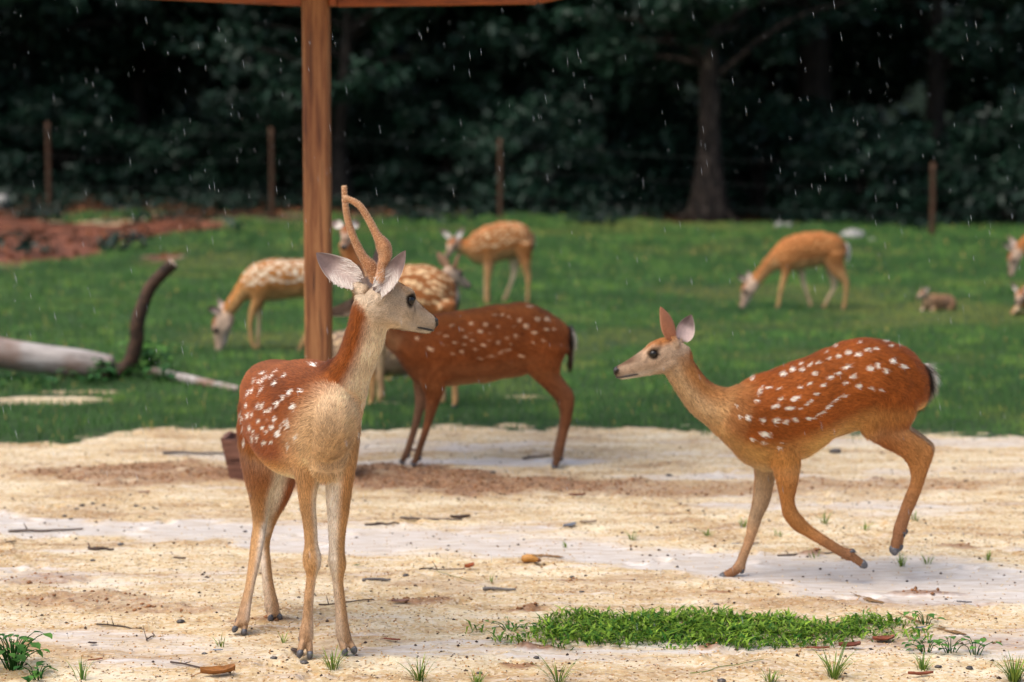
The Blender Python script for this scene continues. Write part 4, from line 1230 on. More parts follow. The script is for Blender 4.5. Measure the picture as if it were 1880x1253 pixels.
vleg('hind', 1, [(740, 443, 530), (790, 442, 528), (835, 445, 520), (870, 450, 512), (898, 456, 501), (937, 463, 493), (965, 465, 489), (996, 461, 484), (1035, 457, 476), (1075, 451, 467), (1106, 443, 461), (1122, 439, 459), (1140, 434, 457)], gt(438, 1168), .021, 0, 0, Fh, 1.45, dep_fn=hz_(d_rh))
vleg('hind', -1, [(790, 480, 560), (850, 490, 552), (898, 494, 537), (929, 490, 522), (957, 486, 507), (996, 477, 495), (1035, 480, 497), (1075, 483, 502), (1098, 486, 508), (1114, 487, 511), (1124, 490, 512)], gt(506, 1143), .021, 0, 0, Fh, 1.45, dep_fn=lambda q: 6.28 + (d_lh + .02 - 6.28) * q + .09 * math.exp(-((q - .45) / .16) ** 2))
D.chain('tail', [(Cf - Fh * .84 + zz * (.74 - Cf[2]), Rt * .03, Fh * .025), (Cf - Fh * .88 + zz * (.67 - Cf[2]), Rt * .035, Fh * .022), (Cf - Fh * .88 + zz * (.58 - Cf[2]), Rt * .02, Fh * .012)], 1)
D.ear(P(655, 524, 5.68), P(581, 463, 5.70), (.35, -1, .25), .043)
D.ear(P(697, 540, 5.575), P(742, 460, 5.56), (-.45, -1, .1), .032)
D.antler([P(690, 515, 5.66), P(683, 494, 5.66), P(668, 474, 5.66), P(655, 450, 5.66), P(643, 420, 5.66), P(635, 385, 5.66), P(632, 345, 5.66)], (.016, .020, .0132, .0112, .0098, .009, .0072), 1)
D.antler([P(698, 515, 5.585), P(701, 490, 5.585), P(707, 470, 5.585), P(704, 452, 5.585), P(692, 432, 5.585), P(675, 400, 5.585), P(658, 376, 5.585), P(635, 364, 5.585)], (.014, .0122, .018, .0215, .0122, .0098, .009, .0074), 2)
z1 = lambda x, y, a, b, g: (420 + x * .2395, 620 + y * .2395, a * .2395 * .95, b * .2395 * .78, g)
D.spots = [z1(x, y, w, h, g) for x, y, w, h, g in ((270, 272, 26, 12, -20), (365, 258, 20, 9, -20), (340, 295, 26, 9, -40), (270, 328, 10, 30, 35), (238, 337, 10, 20, 25), (300, 300, 9, 26, 40), (360, 350, 12, 36, 35), (255, 402, 10, 46, 35), (155, 425, 10, 35, 25), (187, 405, 10, 30, 20),
    (480, 415, 20, 35, 30), (563, 405, 16, 22, 30), (425, 455, 16, 30, 40), (380, 500, 18, 36, 35), (507, 522, 22, 36, 30), (265, 522, 14, 40, 30), (230, 520, 10, 36, 30), (325, 550, 14, 26, 20), (295, 557, 12, 26, 20), (140, 520, 10, 26, 15), (92, 570, 8, 30, 15), (150, 597, 14, 36, 20),
    (182, 590, 10, 30, 0), (103, 620, 15, 22, 0), (235, 635, 18, 22, 0), (362, 620, 18, 28, 20), (305, 632, 10, 14, 0), (268, 685, 14, 22, 0), (335, 685, 18, 28, 20), (298, 715, 14, 18, 0), (410, 680, 12, 28, 10), (385, 730, 28, 34, 20), (460, 660, 14, 52, 0), (440, 640, 8, 40, 0),
    (520, 755, 16, 40, 10), (460, 835, 10, 36, 0), (165, 690, 12, 36, 0), (195, 715, 10, 20, 0), (222, 765, 14, 36, 0), (185, 775, 10, 36, 0), (275, 800, 26, 22, -10), (330, 795, 20, 20, -20), (115, 790, 12, 42, 0), (440, 290, 12, 22, 50), (660, 215, 34, 18, 10), (200, 335, 8, 22, 20), (105, 690, 8, 24, 0))]
D.sag = (Cf, Rt, 600.0)
D.furn, D.furw, D.furl = 150000, .0022, 1.0
D.finish()

# ------------------------------------------------------------------ running doe
pal = palette(lin(150, 80, 32), lin(144, 74, 28), lin(220, 168, 98), lin(234, 202, 152), lin(206, 158, 104), shoulder=lin(192, 124, 60), nape=lin(178, 122, 72), nape_top=lin(160, 92, 42), throat=lin(206, 168, 124), face=lin(178, 150, 124), forehead=lin(172, 112, 62),
              leg=lin(180, 124, 72), leg_low=lin(152, 108, 76), leg_in=lin(186, 156, 124), ear_in=lin(214, 190, 184), ear_out=lin(176, 124, 96), rump=lin(110, 60, 30), spot=lin(246, 232, 210))
S = Sag(1340, 1062, math.pi + 0.0)
D = Deer('spotted doe trotting over wet sand with a hind leg raised', S.pt(1480, 1062), pal, 0.005)
R = lambda rows, l=0.0: [S.rib(q, l) for q in rows]
D.chain('torso', R([(1706, 688, 1692, 742, .05), (1695, 668, 1660, 768, .095), (1665, 640, 1620, 784, .125), (1605, 621, 1570, 790, .136), (1545, 630, 1527, 810, .14), (1480, 653, 1475, 843, .142), (1420, 677, 1418, 864, .13), (1375, 695, 1366, 852, .11), (1345, 708, 1322, 808, .085)]))
D.chain('neck', R([(1400, 702, 1330, 818, .085), (1350, 714, 1292, 778, .07), (1314, 706, 1262, 750, .057), (1289, 685, 1243, 722, .049), (1273, 660, 1227, 698, .046), (1262, 636, 1216, 684, .046)]))
A = S.pt(1252, 644); N = S.pt(1129, 685)
D.set_head(A, N, S.n, (0, 0, 1), 1.0); D.face()
D.chain('fore', R([(1405, 800, 1475, 800, .05), (1412, 840, 1472, 845, .042), (1426, 889, 1465, 886, .032), (1433, 924, 1459, 918, .026), (1438, 948, 1465, 938, .024), (1456, 972, 1475, 950, .020), (1476, 984, 1488, 964, .016), (1502, 999, 1512, 981, .0145), (1540, 1021, 1548, 1004, .015), (1556, 1030, 1564, 1008, .019)], .07), 1, 1)
D.foot(S.pt(1560, 1019, .07), S.pt(1590, 1040, .07), S.n, .019, np.array((.3, 0, 1)))
D.chain('fore', R([(1385, 815, 1430, 825, .045), (1384, 850, 1425, 855, .04), (1385, 880, 1422, 882, .034), (1381, 920, 1413, 923, .028), (1376, 945, 1400, 950, .024), (1373, 956, 1396, 962, .022), (1368, 987, 1386, 990, .016), (1354, 1025, 1371, 1030, .015), (1345, 1040, 1368, 1048, .018)], -.065), 1, -1)
D.foot(S.pt(1356, 1044, -.065), S.pt(1321, 1064, -.065), S.n, .019, np.array((.5, 0, -.2)))
hind = [(1556, 735, 1690, 715, .06), (1568, 775, 1682, 762, .055), (1585, 800, 1668, 782, .05), (1620, 820, 1680, 796, .042), (1650, 836, 1700, 810, .034), (1667, 855, 1714, 829, .027), (1672, 882, 1702, 868, .022), (1661, 911, 1688, 911, .018), (1648, 947, 1671, 950, .018), (1639, 974, 1662, 980, .02)]
D.chain('hind', R(hind, .07), 1, 1)
D.foot(S.pt(1649, 978, .07), S.pt(1640, 1018, .07), S.n, .02, np.array((.8, 0, .1)))
D.chain('hind', R([(a + 4, b - 6, c + 2, d - 6, e) for a, b, c, d, e in hind], -.07), 1, -1)
D.foot(S.pt(1653, 972, -.07), S.pt(1648, 1011, -.07), S.n, .02, np.array((.8, 0, .1)))
D.chain('tail', R([(1692, 682, 1706, 668, .025), (1694, 702, 1716, 690, .032), (1688, 728, 1704, 724, .025), (1684, 750, 1694, 750, .012)]), 1)
D.ear(S.pt(1236, 622, .03), S.pt(1211, 563, .045), (-.35, .9, .15), .026, c_out=lin(190, 130, 100))
D.ear(S.pt(1250, 625, -.035), S.pt(1270, 578, -.05), (.15, -1, .1), .034)
z3 = lambda x, y, a, b=None, g=0: (1100 + x * .4469, 540 + y * .4469, a * .36, (b or a) * .36, g)
D.spots = [z3(*q) for q in ((1095, 230, 15, 11), (1055, 250, 14), (1015, 243, 14), (975, 260, 12), (935, 268, 12, 8), (890, 287, 11, 8), (858, 294, 11), (825, 313, 12), (787, 314, 14), (748, 332, 18, 12, 20), (877, 330, 12), (820, 290, 9), (965, 218, 9, 6), (925, 243, 9, 6), (1170, 190, 14, 8), (1130, 225, 9), (1190, 212, 8), (1230, 205, 10, 6), (1062, 202, 9, 6),
    (1105, 305, 16), (1138, 292, 14, 17), (1170, 312, 14), (1200, 273, 15), (1243, 295, 18, 13), (1035, 340, 12, 16, 30), (1010, 302, 24, 10, -20), (972, 327, 14, 10), (940, 345, 15, 11), (1003, 368, 11), (1060, 378, 14), (1110, 385, 12, 8), (1150, 390, 12, 8), (910, 378, 12, 10), (853, 371, 12), (818, 385, 11, 8), (885, 412, 12, 9), (800, 430, 27, 11, -25), (740, 433, 12, 9), (715, 463, 20, 11, -30), (860, 440, 14, 7, -25), (845, 455, 10, 6, -25),
    (690, 385, 14, 9), (655, 400, 8, 26, 25), (640, 440, 9, 15), (730, 392, 14, 6), (775, 470, 28, 11), (820, 473, 9, 6), (605, 505, 13, 16), (663, 517, 13), (718, 520, 18, 16), (758, 525, 14), (795, 515, 14, 12), (858, 512, 24, 9), (905, 492, 24, 8, -30), (935, 465, 24, 7, -45), (965, 438, 24, 7, -35), (995, 420, 16, 7, -10), (575, 500, 9), (560, 455, 8), (555, 375, 9), (543, 407, 9, 11), (508, 408, 9), (465, 385, 9),
    (625, 352, 10), (675, 575, 32, 15, 15), (670, 608, 17, 9), (625, 595, 14, 10, 20), (735, 630, 12, 6), (745, 612, 9, 6), (705, 310, 8, 5), (690, 315, 7, 5))]
D.sag = (S.B, S.n, 517.0)
D.furn, D.furw = 130000, .0024
D.finish()

# ------------------------------------------------------------------ dark spotted deer behind the buck
pal = palette(lin(124, 66, 30), lin(150, 88, 46), lin(138, 86, 52), lin(184, 138, 92), lin(124, 72, 40), nape=lin(112, 58, 28), nape_top=lin(120, 64, 30), throat=lin(140, 98, 66), face=lin(124, 104, 88), leg=lin(124, 78, 50), leg_low=lin(106, 74, 54), leg_in=lin(136, 102, 80),
              rump=lin(60, 34, 22), spot=lin(206, 170, 136))
S = Sag(890, 856, math.pi)
D = Deer('dark russet spotted deer standing on sand half behind the buck', S.pt(890, 856), pal, 0.007)
D.chain('torso', R([(1049, 612, 1036, 652, .05), (1040, 596, 1014, 670, .10), (1010, 571, 978, 682, .125), (966, 556, 942, 693, .136), (910, 559, 900, 702, .14), (850, 569, 850, 706, .14), (800, 577, 800, 709, .13), (762, 583, 765, 703, .10), (735, 590, 740, 675, .08)]))
D.chain('neck', R([(810, 580, 772, 692, .09), (758, 578, 735, 664, .072), (718, 568, 706, 632, .056), (694, 554, 682, 606, .05), (676, 545, 662, 590, .046)]))
D.set_head(S.pt(688, 556), S.pt(606, 573), S.n, (0, 0, 1), 1.0); D.face()
D.chain('fore', R([(768, 660, 830, 660, .05), (772, 700, 822, 700, .045), (781, 733, 810, 733, .03), (780, 756, 801, 756, .024), (778, 776, 794, 776, .02), (773, 795, 787, 796, .017), (765, 820, 778, 821, .016), (759, 838, 773, 840, .019)], .07), 1, 1)
D.foot(S.pt(766, 840, .07), S.pt(757, 855, .07), S.n, .02, np.array((.8, 0, .1)))
D.chain('fore', R([(752, 660, 810, 665, .05), (758, 700, 800, 704, .04), (762, 735, 788, 735, .03), (760, 756, 778, 756, .024), (757, 776, 772, 776, .02), (752, 795, 765, 796, .017), (744, 820, 757, 821, .016), (739, 836, 752, 838, .019)], -.07), 1, -1)
D.foot(S.pt(745, 836, -.07), S.pt(736, 851, -.07), S.n, .02, np.array((.8, 0, .1)))
hind = [(945, 630, 1050, 640, .06), (955, 665, 1038, 656, .055), (978, 693, 1028, 684, .045), (1003, 717, 1040, 704, .036), (1024, 742, 1054, 726, .028), (1030, 766, 1051, 765, .021), (1027, 795, 1043, 795, .018), (1020, 824, 1036, 826, .018), (1016, 838, 1034, 841, .02)]
D.chain('hind', R(hind, .07), 1, 1)
D.foot(S.pt(1025, 841, .07), S.pt(1016, 861, .07), S.n, .021, np.array((.8, 0, .1)))
D.chain('hind', R([(a - 3, b - 4, c - 2, d - 4, e) for a, b, c, d, e in hind], -.07), 1, -1)
D.foot(S.pt(1023, 837, -.07), S.pt(1018, 855, -.07), S.n, .021, np.array((.8, 0, .1)))
D.chain('tail', R([(1040, 604, 1052, 600, .025), (1042, 630, 1056, 622, .032), (1040, 655, 1052, 652, .025), (1042, 672, 1050, 672, .008)]), 1)
D.ear(S.pt(672, 538, .04), S.pt(655, 485, .06), (-.6, -.7, .1), .028)
D.ear(S.pt(678, 536, -.04), S.pt(692, 450, -.08), (-.3, -.9, .1), .028)
z4 = lambda x, y, a, b=None, g=0: (580 + x * .415, 380 + y * .415, a * .35, (b or a) * .35, g)
D.spots = [z4(*q) for q in ((685, 517, 14, 9), (745, 520, 11), (720, 550, 12), (880, 570, 11, 14), (925, 528, 12, 18), (963, 555, 17, 11), (973, 495, 14), (1018, 495, 14), (895, 500, 10, 16), (820, 478, 9), (785, 478, 9, 7), (850, 485, 9), (940, 440, 20, 7), (655, 575, 11, 9), (690, 590, 14, 7), (610, 600, 11, 7), (570, 570, 8), (595, 525, 9), (540, 560, 7), (500, 627, 24, 10, 25), (735, 610, 15, 8),
    (800, 600, 10), (840, 580, 9), (1015, 540, 10), (960, 600, 8), (905, 660, 16, 9, 30), (640, 640, 9), (600, 650, 8), (720, 670, 20, 6, 5), (770, 660, 22, 6, -10), (820, 640, 26, 6, -25), (850, 630, 12, 6), (445, 580, 11), (680, 560, 7), (770, 560, 7), (560, 610, 9, 6), (870, 530, 7), (650, 610, 10, 6), (700, 630, 10, 6), (1050, 540, 9), (640, 540, 8), (800, 530, 8), (760, 590, 7), (860, 605, 8), (1000, 590, 8))]
D.sag = (S.B, S.n, 376.0)
D.furn, D.furw = 60000, .0035
D.finish()

# ------------------------------------------------------------------ orange deer farther back
def farpal(a, b, fl, bl, **k):
    return palette(a, b, fl, bl, fl, leg=fl, leg_low=lin(186, 144, 98), leg_in=bl, face=lin(184, 158, 136), nape=a, nape_top=b, throat=fl, spot=k.pop('spot', lin(224, 190, 146)), **k)
OR = (lin(172, 110, 62), lin(176, 106, 58), lin(194, 148, 98), lin(220, 196, 162))

S = Sag(475, 645, math.pi)                                   # grazing left of the post
D = Deer('pale orange spotted deer grazing with its rump behind the shelter post', S.pt(520, 645), farpal(lin(178, 120, 66), lin(176, 114, 60), lin(192, 148, 96), lin(218, 190, 150), spot=lin(240, 220, 190)), 0.009)
D.chain('torso', R([(606, 500, 602, 530, .06), (592, 482, 582, 546, .11), (557, 476, 553, 547, .13), (515, 474, 515, 552, .135), (485, 477, 485, 554, .125), (460, 487, 466, 551, .1), (442, 508, 452, 546, .07)]))
D.chain('neck', R([(470, 488, 462, 550, .085), (441, 513, 452, 550, .062), (424, 540, 438, 566, .05), (410, 560, 426, 582, .042)]))
D.set_head(S.pt(412, 578), S.pt(400, 651), S.n, (-1, 0, 0), 1.0); D.face()
D.chain('fore', R([(460, 525, 495, 525, .05), (462, 548, 488, 550, .04), (457, 570, 474, 572, .026), (455, 591, 464, 592, .019), (457, 622, 465, 622, .016), (462, 636, 470, 637, .018)], .07), 1, 1)
D.foot(S.pt(466, 636, .07), S.pt(472, 649, .07), S.n, .02)
D.chain('fore', R([(465, 530, 495, 530, .045), (469, 560, 484, 562, .03), (471, 585, 480, 585, .02), (470, 620, 478, 620, .016), (470, 634, 479, 635, .018)], -.07), 1, -1)
D.foot(S.pt(474, 634, -.07), S.pt(474, 646, -.07), S.n, .02)
for l, dx, sd_ in ((.07, 0, 1), (-.07, 24, -1)):
    D.chain('hind', R([(562, 520, 605, 510, .06), (568, 545, 600, 540, .045), (576 + dx * .3, 565, 596 + dx * .3, 560, .033), (574 + dx * .5, 585, 588 + dx * .5, 582, .023), (560 + dx, 610, 569 + dx, 612, .017), (550 + dx, 632, 559 + dx, 634, .018)], l), 1, sd_)
    D.foot(S.pt(554 + dx, 634, l), S.pt(547 + dx, 645, l), S.n, .02)
D.chain('tail', R([(603, 495, 610, 497, .02), (607, 515, 613, 515, .02), (606, 535, 610, 535, .01)]), 1)
D.ear(S.pt(404, 572, .03), S.pt(381, 565, .09), (-.3, -.9, .2), .03); D.ear(S.pt(412, 567, -.03), S.pt(398, 548, -.12), (-.5, -.8, .2), .03)
D.rows = 5; D.spot_k = 1.5; D.furn, D.furw = 26000, .005
D.finish()

S = Sag(935, 560, math.pi)                                   # standing far behind, face turned
D = Deer('orange deer standing on the lawn with its pale face turned this way', S.pt(920, 560), farpal(*OR), 0.010)
D.chain('torso', R([(976, 438, 968, 462, .06), (968, 417, 955, 470, .11), (938, 406, 938, 476, .13), (904, 410, 905, 484, .135), (872, 425, 877, 486, .115), (856, 442, 860, 474, .08)]))
D.chain('neck', R([(876, 430, 872, 480, .085), (856, 438, 854, 470, .062), (842, 438, 838, 462, .05)]))
A = S.pt(838, 440, .0); N = S.pt(818, 473, .13)
D.set_head(A, N, np.array((-.85, .5, 0)), (0, -.4, 1), 1.0); D.face()
D.ear(D.hp(.1, .14, .18), S.pt(807, 420, .02), (0, -1, .2), .03, lin(222, 214, 204)); D.ear(D.hp(.1, -.14, .18), S.pt(852, 417, .02), (0, -1, .2), .03, lin(222, 214, 204))
D.chain('fore', R([(884, 465, 912, 465, .05), (888, 485, 907, 486, .035), (889, 505, 902, 505, .023), (890, 530, 899, 530, .017), (890, 552, 900, 552, .018)], .07), 1, 1); D.foot(S.pt(895, 553, .07), S.pt(893, 563, .07), S.n, .02)
D.chain('fore', R([(886, 470, 908, 470, .04), (888, 505, 898, 505, .023), (888, 530, 896, 530, .017), (888, 548, 896, 548, .018)], -.07), 1, -1); D.foot(S.pt(892, 549, -.07), S.pt(889, 559, -.07), S.n, .02)
D.chain('hind', R([(940, 455, 978, 445, .06), (950, 475, 977, 466, .045), (958, 495, 974, 492, .03), (964, 509, 975, 508, .022), (966, 530, 973, 530, .017), (965, 550, 973, 550, .018)], .07), 1, 1); D.foot(S.pt(969, 552, .07), S.pt(966, 563, .07), S.n, .02)
D.chain('hind', R([(930, 465, 965, 460, .05), (934, 486, 955, 484, .035), (938, 505, 948, 506, .023), (930, 530, 938, 531, .017), (922, 548, 931, 549, .018)], -.07), 1, -1); D.foot(S.pt(926, 549, -.07), S.pt(921, 558, -.07), S.n, .02)
D.chain('tail', R([(974, 428, 980, 430, .02), (977, 444, 982, 444, .02), (976, 458, 980, 458, .01)]), 1)
D.rows = 9; D.spot_k = 1.3; D.furn, D.furw = 20000, .006
D.finish()

def grazing_right(label, dx, dy, lifted, pal, rows):
    global S, D
    S = Sag(1490 + dx, 568 + dy, math.pi)
    D = Deer(label, S.pt(1490 + dx, 568 + dy), pal, 0.010)
    R_ = lambda rws, l=0.0: [S.rib((a + dx, b + dy, c + dx, d + dy, e), l) for a, b, c, d, e in rws]
    p_ = lambda x, y, l=0.0: S.pt(x + dx, y + dy, l)
    D.chain('torso', R_([(1553, 452, 1545, 475, .06), (1541, 435, 1526, 486, .11), (1507, 425, 1505, 489, .13), (1470, 428, 1475, 496, .135), (1440, 438, 1450, 500, .12), (1422, 455, 1432, 497, .085)]))
    if lifted:
        D.chain('neck', R_([(1442, 442, 1440, 494, .075), (1410, 446, 1424, 488, .062), (1390, 462, 1404, 488, .05), (1380, 474, 1393, 494, .045)]))
        D.set_head(p_(1381, 484), p_(1370, 532), S.n, (-1, 0, 0)); D.face()
        D.ear(p_(1374, 480, .03), p_(1356, 472, .08), (-.3, -.9, .2), .03); D.ear(p_(1380, 476, -.03), p_(1366, 456, -.1), (-.5, -.8, .2), .03)
    else:
        D.chain('neck', R_([(1442, 440, 1440, 496, .08), (1415, 462, 1423, 497, .062), (1397, 486, 1407, 512, .05), (1382, 504, 1394, 525, .044)]))
        D.set_head(p_(1381, 517), p_(1360, 567), S.n, (-1, 0, .1)); D.face()
        D.ear(p_(1370, 514, .03), p_(1354, 506, .06), (-.3, -.9, .2), .03); D.ear(p_(1378, 512, -.03), p_(1372, 497, -.1), (-.5, -.8, .2), .03)
    D.chain('fore', R_([(1430, 475, 1460, 475, .05), (1435, 496, 1453, 497, .035), (1432, 520, 1442, 521, .023), (1428, 545, 1435, 545, .017), (1425, 560, 1433, 560, .018)], .07), 1, 1); D.foot(p_(1429, 560, .07), p_(1425, 571, .07), S.n, .02)
    D.chain('fore', R_([(1455, 480, 1480, 478, .045), (1464, 500, 1478, 499, .03), (1472, 525, 1481, 524, .022), (1480, 545, 1487, 544, .017), (1484, 558, 1492, 558, .018)], -.07), 1, -1); D.foot(p_(1488, 558, -.07), p_(1488, 567, -.07), S.n, .02)
    D.chain('hind', R_([(1510, 470, 1552, 462, .06), (1516, 490, 1550, 480, .045), (1532, 508, 1554, 502, .032), (1547, 523, 1559, 518, .023), (1549, 545, 1556, 545, .017), (1546, 560, 1555, 560, .018)], .07), 1, 1); D.foot(p_(1550, 561, .07), p_(1546, 572, .07), S.n, .02)
    D.chain('hind', R_([(1505, 475, 1540, 475, .05), (1515, 500, 1538, 500, .035), (1526, 525, 1537, 526, .023), (1518, 545, 1526, 546, .017), (1511, 558, 1519, 559, .018)], -.07), 1, -1); D.foot(p_(1515, 559, -.07), p_(1510, 569, -.07), S.n, .02)
    D.chain('tail', R_([(1551, 446, 1558, 449, .02), (1555, 464, 1561, 464, .025), (1554, 480, 1558, 480, .01)]), 1)
    D.pal['tail'] = lin(232, 226, 214)
    D.rows = rows; D.spot_k = 1.25; D.furn, D.furw = 20000, .006
    D.finish()
grazing_right('plain orange deer grazing alone on the far lawn with white tail', 0, 0, False, farpal(*OR, spot=lin(204, 146, 92)), 14)
grazing_right('orange deer lowering its head at the right edge of the lawn', 485, -24, True, farpal(*OR, spot=lin(204, 150, 100)), 15)

# deer of the group behind the dark one
S = Sag(757, 748, math.pi - 0.35)
D = Deer('tan spotted deer standing behind the dark russet one facing this way', S.pt(757, 748), farpal(lin(158, 100, 58), lin(166, 112, 70), lin(170, 122, 78), lin(206, 176, 140), rump=lin(122, 70, 40)), 0.008)
D.chain('torso', R([(835, 535, 827, 582, .06), (824, 506, 808, 600, .12), (788, 487, 780, 606, .145), (742, 486, 740, 606, .145), (700, 491, 700, 604, .13), (668, 500, 668, 595, .1)]))
D.chain('neck', R([(690, 496, 676, 580, .085), (668, 484, 648, 535, .062), (656, 468, 630, 482, .05), (650, 444, 622, 450, .046)]))
A = S.pt(640, 420, .0); N = S.pt(630, 456, .15)
D.set_head(A, N, nrm((1, -.1, 0)), (0, -.3, 1)); D.face()
D.ear(D.hp(.1, .14, .18), S.pt(660, 408, .0), (0, -1, .2), .03, lin(222, 214, 204)); D.ear(D.hp(.1, -.14, .18), S.pt(606, 408, .0), (0, -1, .2), .03, lin(222, 214, 204))
for kd, l, sd_, xs in (('fore', .07, 1, 684), ('fore', -.07, -1, 700), ('hind', .07, 1, 838), ('hind', -.07, -1, 815)):
    if kd == 'fore': rws = [(xs - 22, 580, xs + 22, 580, .05), (xs - 14, 610, xs + 14, 610, .036), (xs - 10, 650, xs + 8, 650, .024), (xs - 8, 690, xs + 6, 690, .017), (xs - 7, 730, xs + 7, 730, .018)]
    else: rws = [(xs - 48, 570, xs + 0, 555, .06), (xs - 30, 605, xs + 0, 595, .04), (xs - 14, 640, xs + 8, 632, .028), (xs - 8, 665, xs + 8, 662, .02), (xs - 8, 700, xs + 4, 700, .017), (xs - 8, 732, xs + 4, 732, .018)]
    D.chain(kd, R(rws, l), 1, sd_); D.foot(S.pt(xs - 1, 734, l), S.pt(xs - 5, 749 - (0 if l > 0 else 8), l), S.n, .021)
D.chain('tail', R([(828, 515, 838, 520, .02), (834, 540, 842, 542, .025), (834, 565, 840, 565, .01)]), 1)
D.rows = 21; D.spot_k = 1.5; D.furn, D.furw = 24000, .005
D.finish()

def lying(label, base, head_yaw, body_yaw, sc, pal, neck_h, head_pitch, rows, voxel=0.010, sk=1.2):
    """deer resting on the ground, in its own frame: x forward"""
    global D
    base = np.array((base[0], base[1], float(gz_far(np.array([base[0]]), np.array([base[1]]))[0]) - (.045 if sc < .7 else 0)))
    f = np.array((math.cos(body_yaw), math.sin(body_yaw), 0)); l = np.array((-f[1], f[0], 0))
    D = Deer(label, base, pal, voxel)
    q = lambda x, y, z: base + (f * x + l * y + zz * z) * sc
    rb = lambda x, y, z, rv, rl: (q(x, y, z), zz * rv * sc, l * rl * sc)
    D.chain('torso', [rb(-.42, 0, .15, .08, .07), rb(-.36, 0, .17, .15, .13), rb(-.22, 0, .18, .175, .17), rb(0, 0, .19, .175, .17), rb(.2, 0, .2, .175, .15), rb(.34, 0, .22, .14, .12), rb(.42, 0, .24, .09, .08)])
    top = q(.46 , 0, neck_h)
    nl = lambda x, z, rv, rl: (q(x, 0, z), nrm(-f * .8 + zz * .5) * rv * sc, l * rl * sc)
    D.chain('neck', [nl(.28, .27, .13, .09), nl(.38, .27 + (neck_h - .27) * .4, .085, .07), nl(.43, .27 + (neck_h - .27) * .75, .062, .055), nl(.46, neck_h, .055, .05)])
    hf = np.array((math.cos(head_yaw), math.sin(head_yaw), 0)); hd = nrm(hf * math.cos(head_pitch) - zz * math.sin(head_pitch)); hl = np.array((-hf[1], hf[0], 0))
    D.set_head(top - hd * .02 * sc + zz * .03 * sc, top + hd * .225 * sc + zz * .03 * sc, hl, (0, 0, 1) if head_pitch < 1.2 else hf); D.face()
    for sg in (1, -1):
        D.ear(D.hp(.08, sg * .14, .2), D.hp(-.12, sg * .52, .55), hf * .8 + hl * sg * .5, .032 * sc, lin(222, 206, 194))
        D.chain('fore', [(q(.30, sg * .10, .16), f * .06 * sc, l * .05 * sc), (q(.38, sg * .13, .07), f * .04 * sc, l * .04 * sc), (q(.46, sg * .13, .045), zz * .028 * sc, l * .026 * sc), (q(.34, sg * .15, .03), zz * .018 * sc, l * .018 * sc), (q(.22, sg * .15, .025), zz * .018 * sc, l * .018 * sc)], 1, sg)
        D.foot(q(.22, sg * .15, .028), q(.13, sg * .15, .02), l, .019 * sc)
        D.chain('hind', [(q(-.26, sg * .12, .17), zz * .12 * sc, l * .07 * sc), (q(-.10, sg * .17, .10), zz * .08 * sc, l * .05 * sc), (q(-.04, sg * .18, .05), zz * .045 * sc, l * .035 * sc), (q(-.18, sg * .19, .035), zz * .028 * sc, l * .024 * sc), (q(-.30, sg * .19, .03), zz * .022 * sc, l * .02 * sc), (q(-.16, sg * .22, .025), zz * .018 * sc, l * .018 * sc), (q(-.02, sg * .23, .022), zz * .017 * sc, l * .017 * sc)], 1, sg)
        D.foot(q(-.02, sg * .23, .025), q(.07, sg * .23, .016), l, .019 * sc)
    D.chain('tail', [(q(-.43, 0, .2), l * .03 * sc, zz * .02 * sc), (q(-.48, 0, .15), l * .03 * sc, zz * .02 * sc), (q(-.5, 0, .08), l * .015 * sc, zz * .012 * sc)], 1)
    D.rows = rows; D.spot_k = sk; D.furn, D.furw = 14000, .006
    D.finish()
gp = G(745, 705)
lying('grey spotted deer resting behind the standing group with head raised', (gp[0] - .18, gp[1] + .3), .75, 0.15, 1.0, farpal(lin(140, 116, 94), lin(132, 112, 96), lin(166, 136, 106), lin(206, 184, 156)), .70, .45, 31)
gp = G(1722, 570)
lying('small spotted fawn lying alone on the open lawn', (gp[0] + .02, gp[1] + .05), math.pi + .5, math.pi + .75, .55, farpal(lin(158, 120, 88), lin(150, 108, 74), lin(184, 150, 116), lin(220, 204, 182), spot=lin(232, 214, 190)), .38, .35, 0, .006, 1.0)
gp = G(1888, 582)
lying('resting deer at the right lawn edge with one pale raised ear', (gp[0] + .24, gp[1] + .30), -2.1, math.pi + .7, .85, farpal(lin(160, 102, 56), lin(150, 92, 50), lin(180, 134, 90), lin(216, 192, 160)), .22, .45, 51)

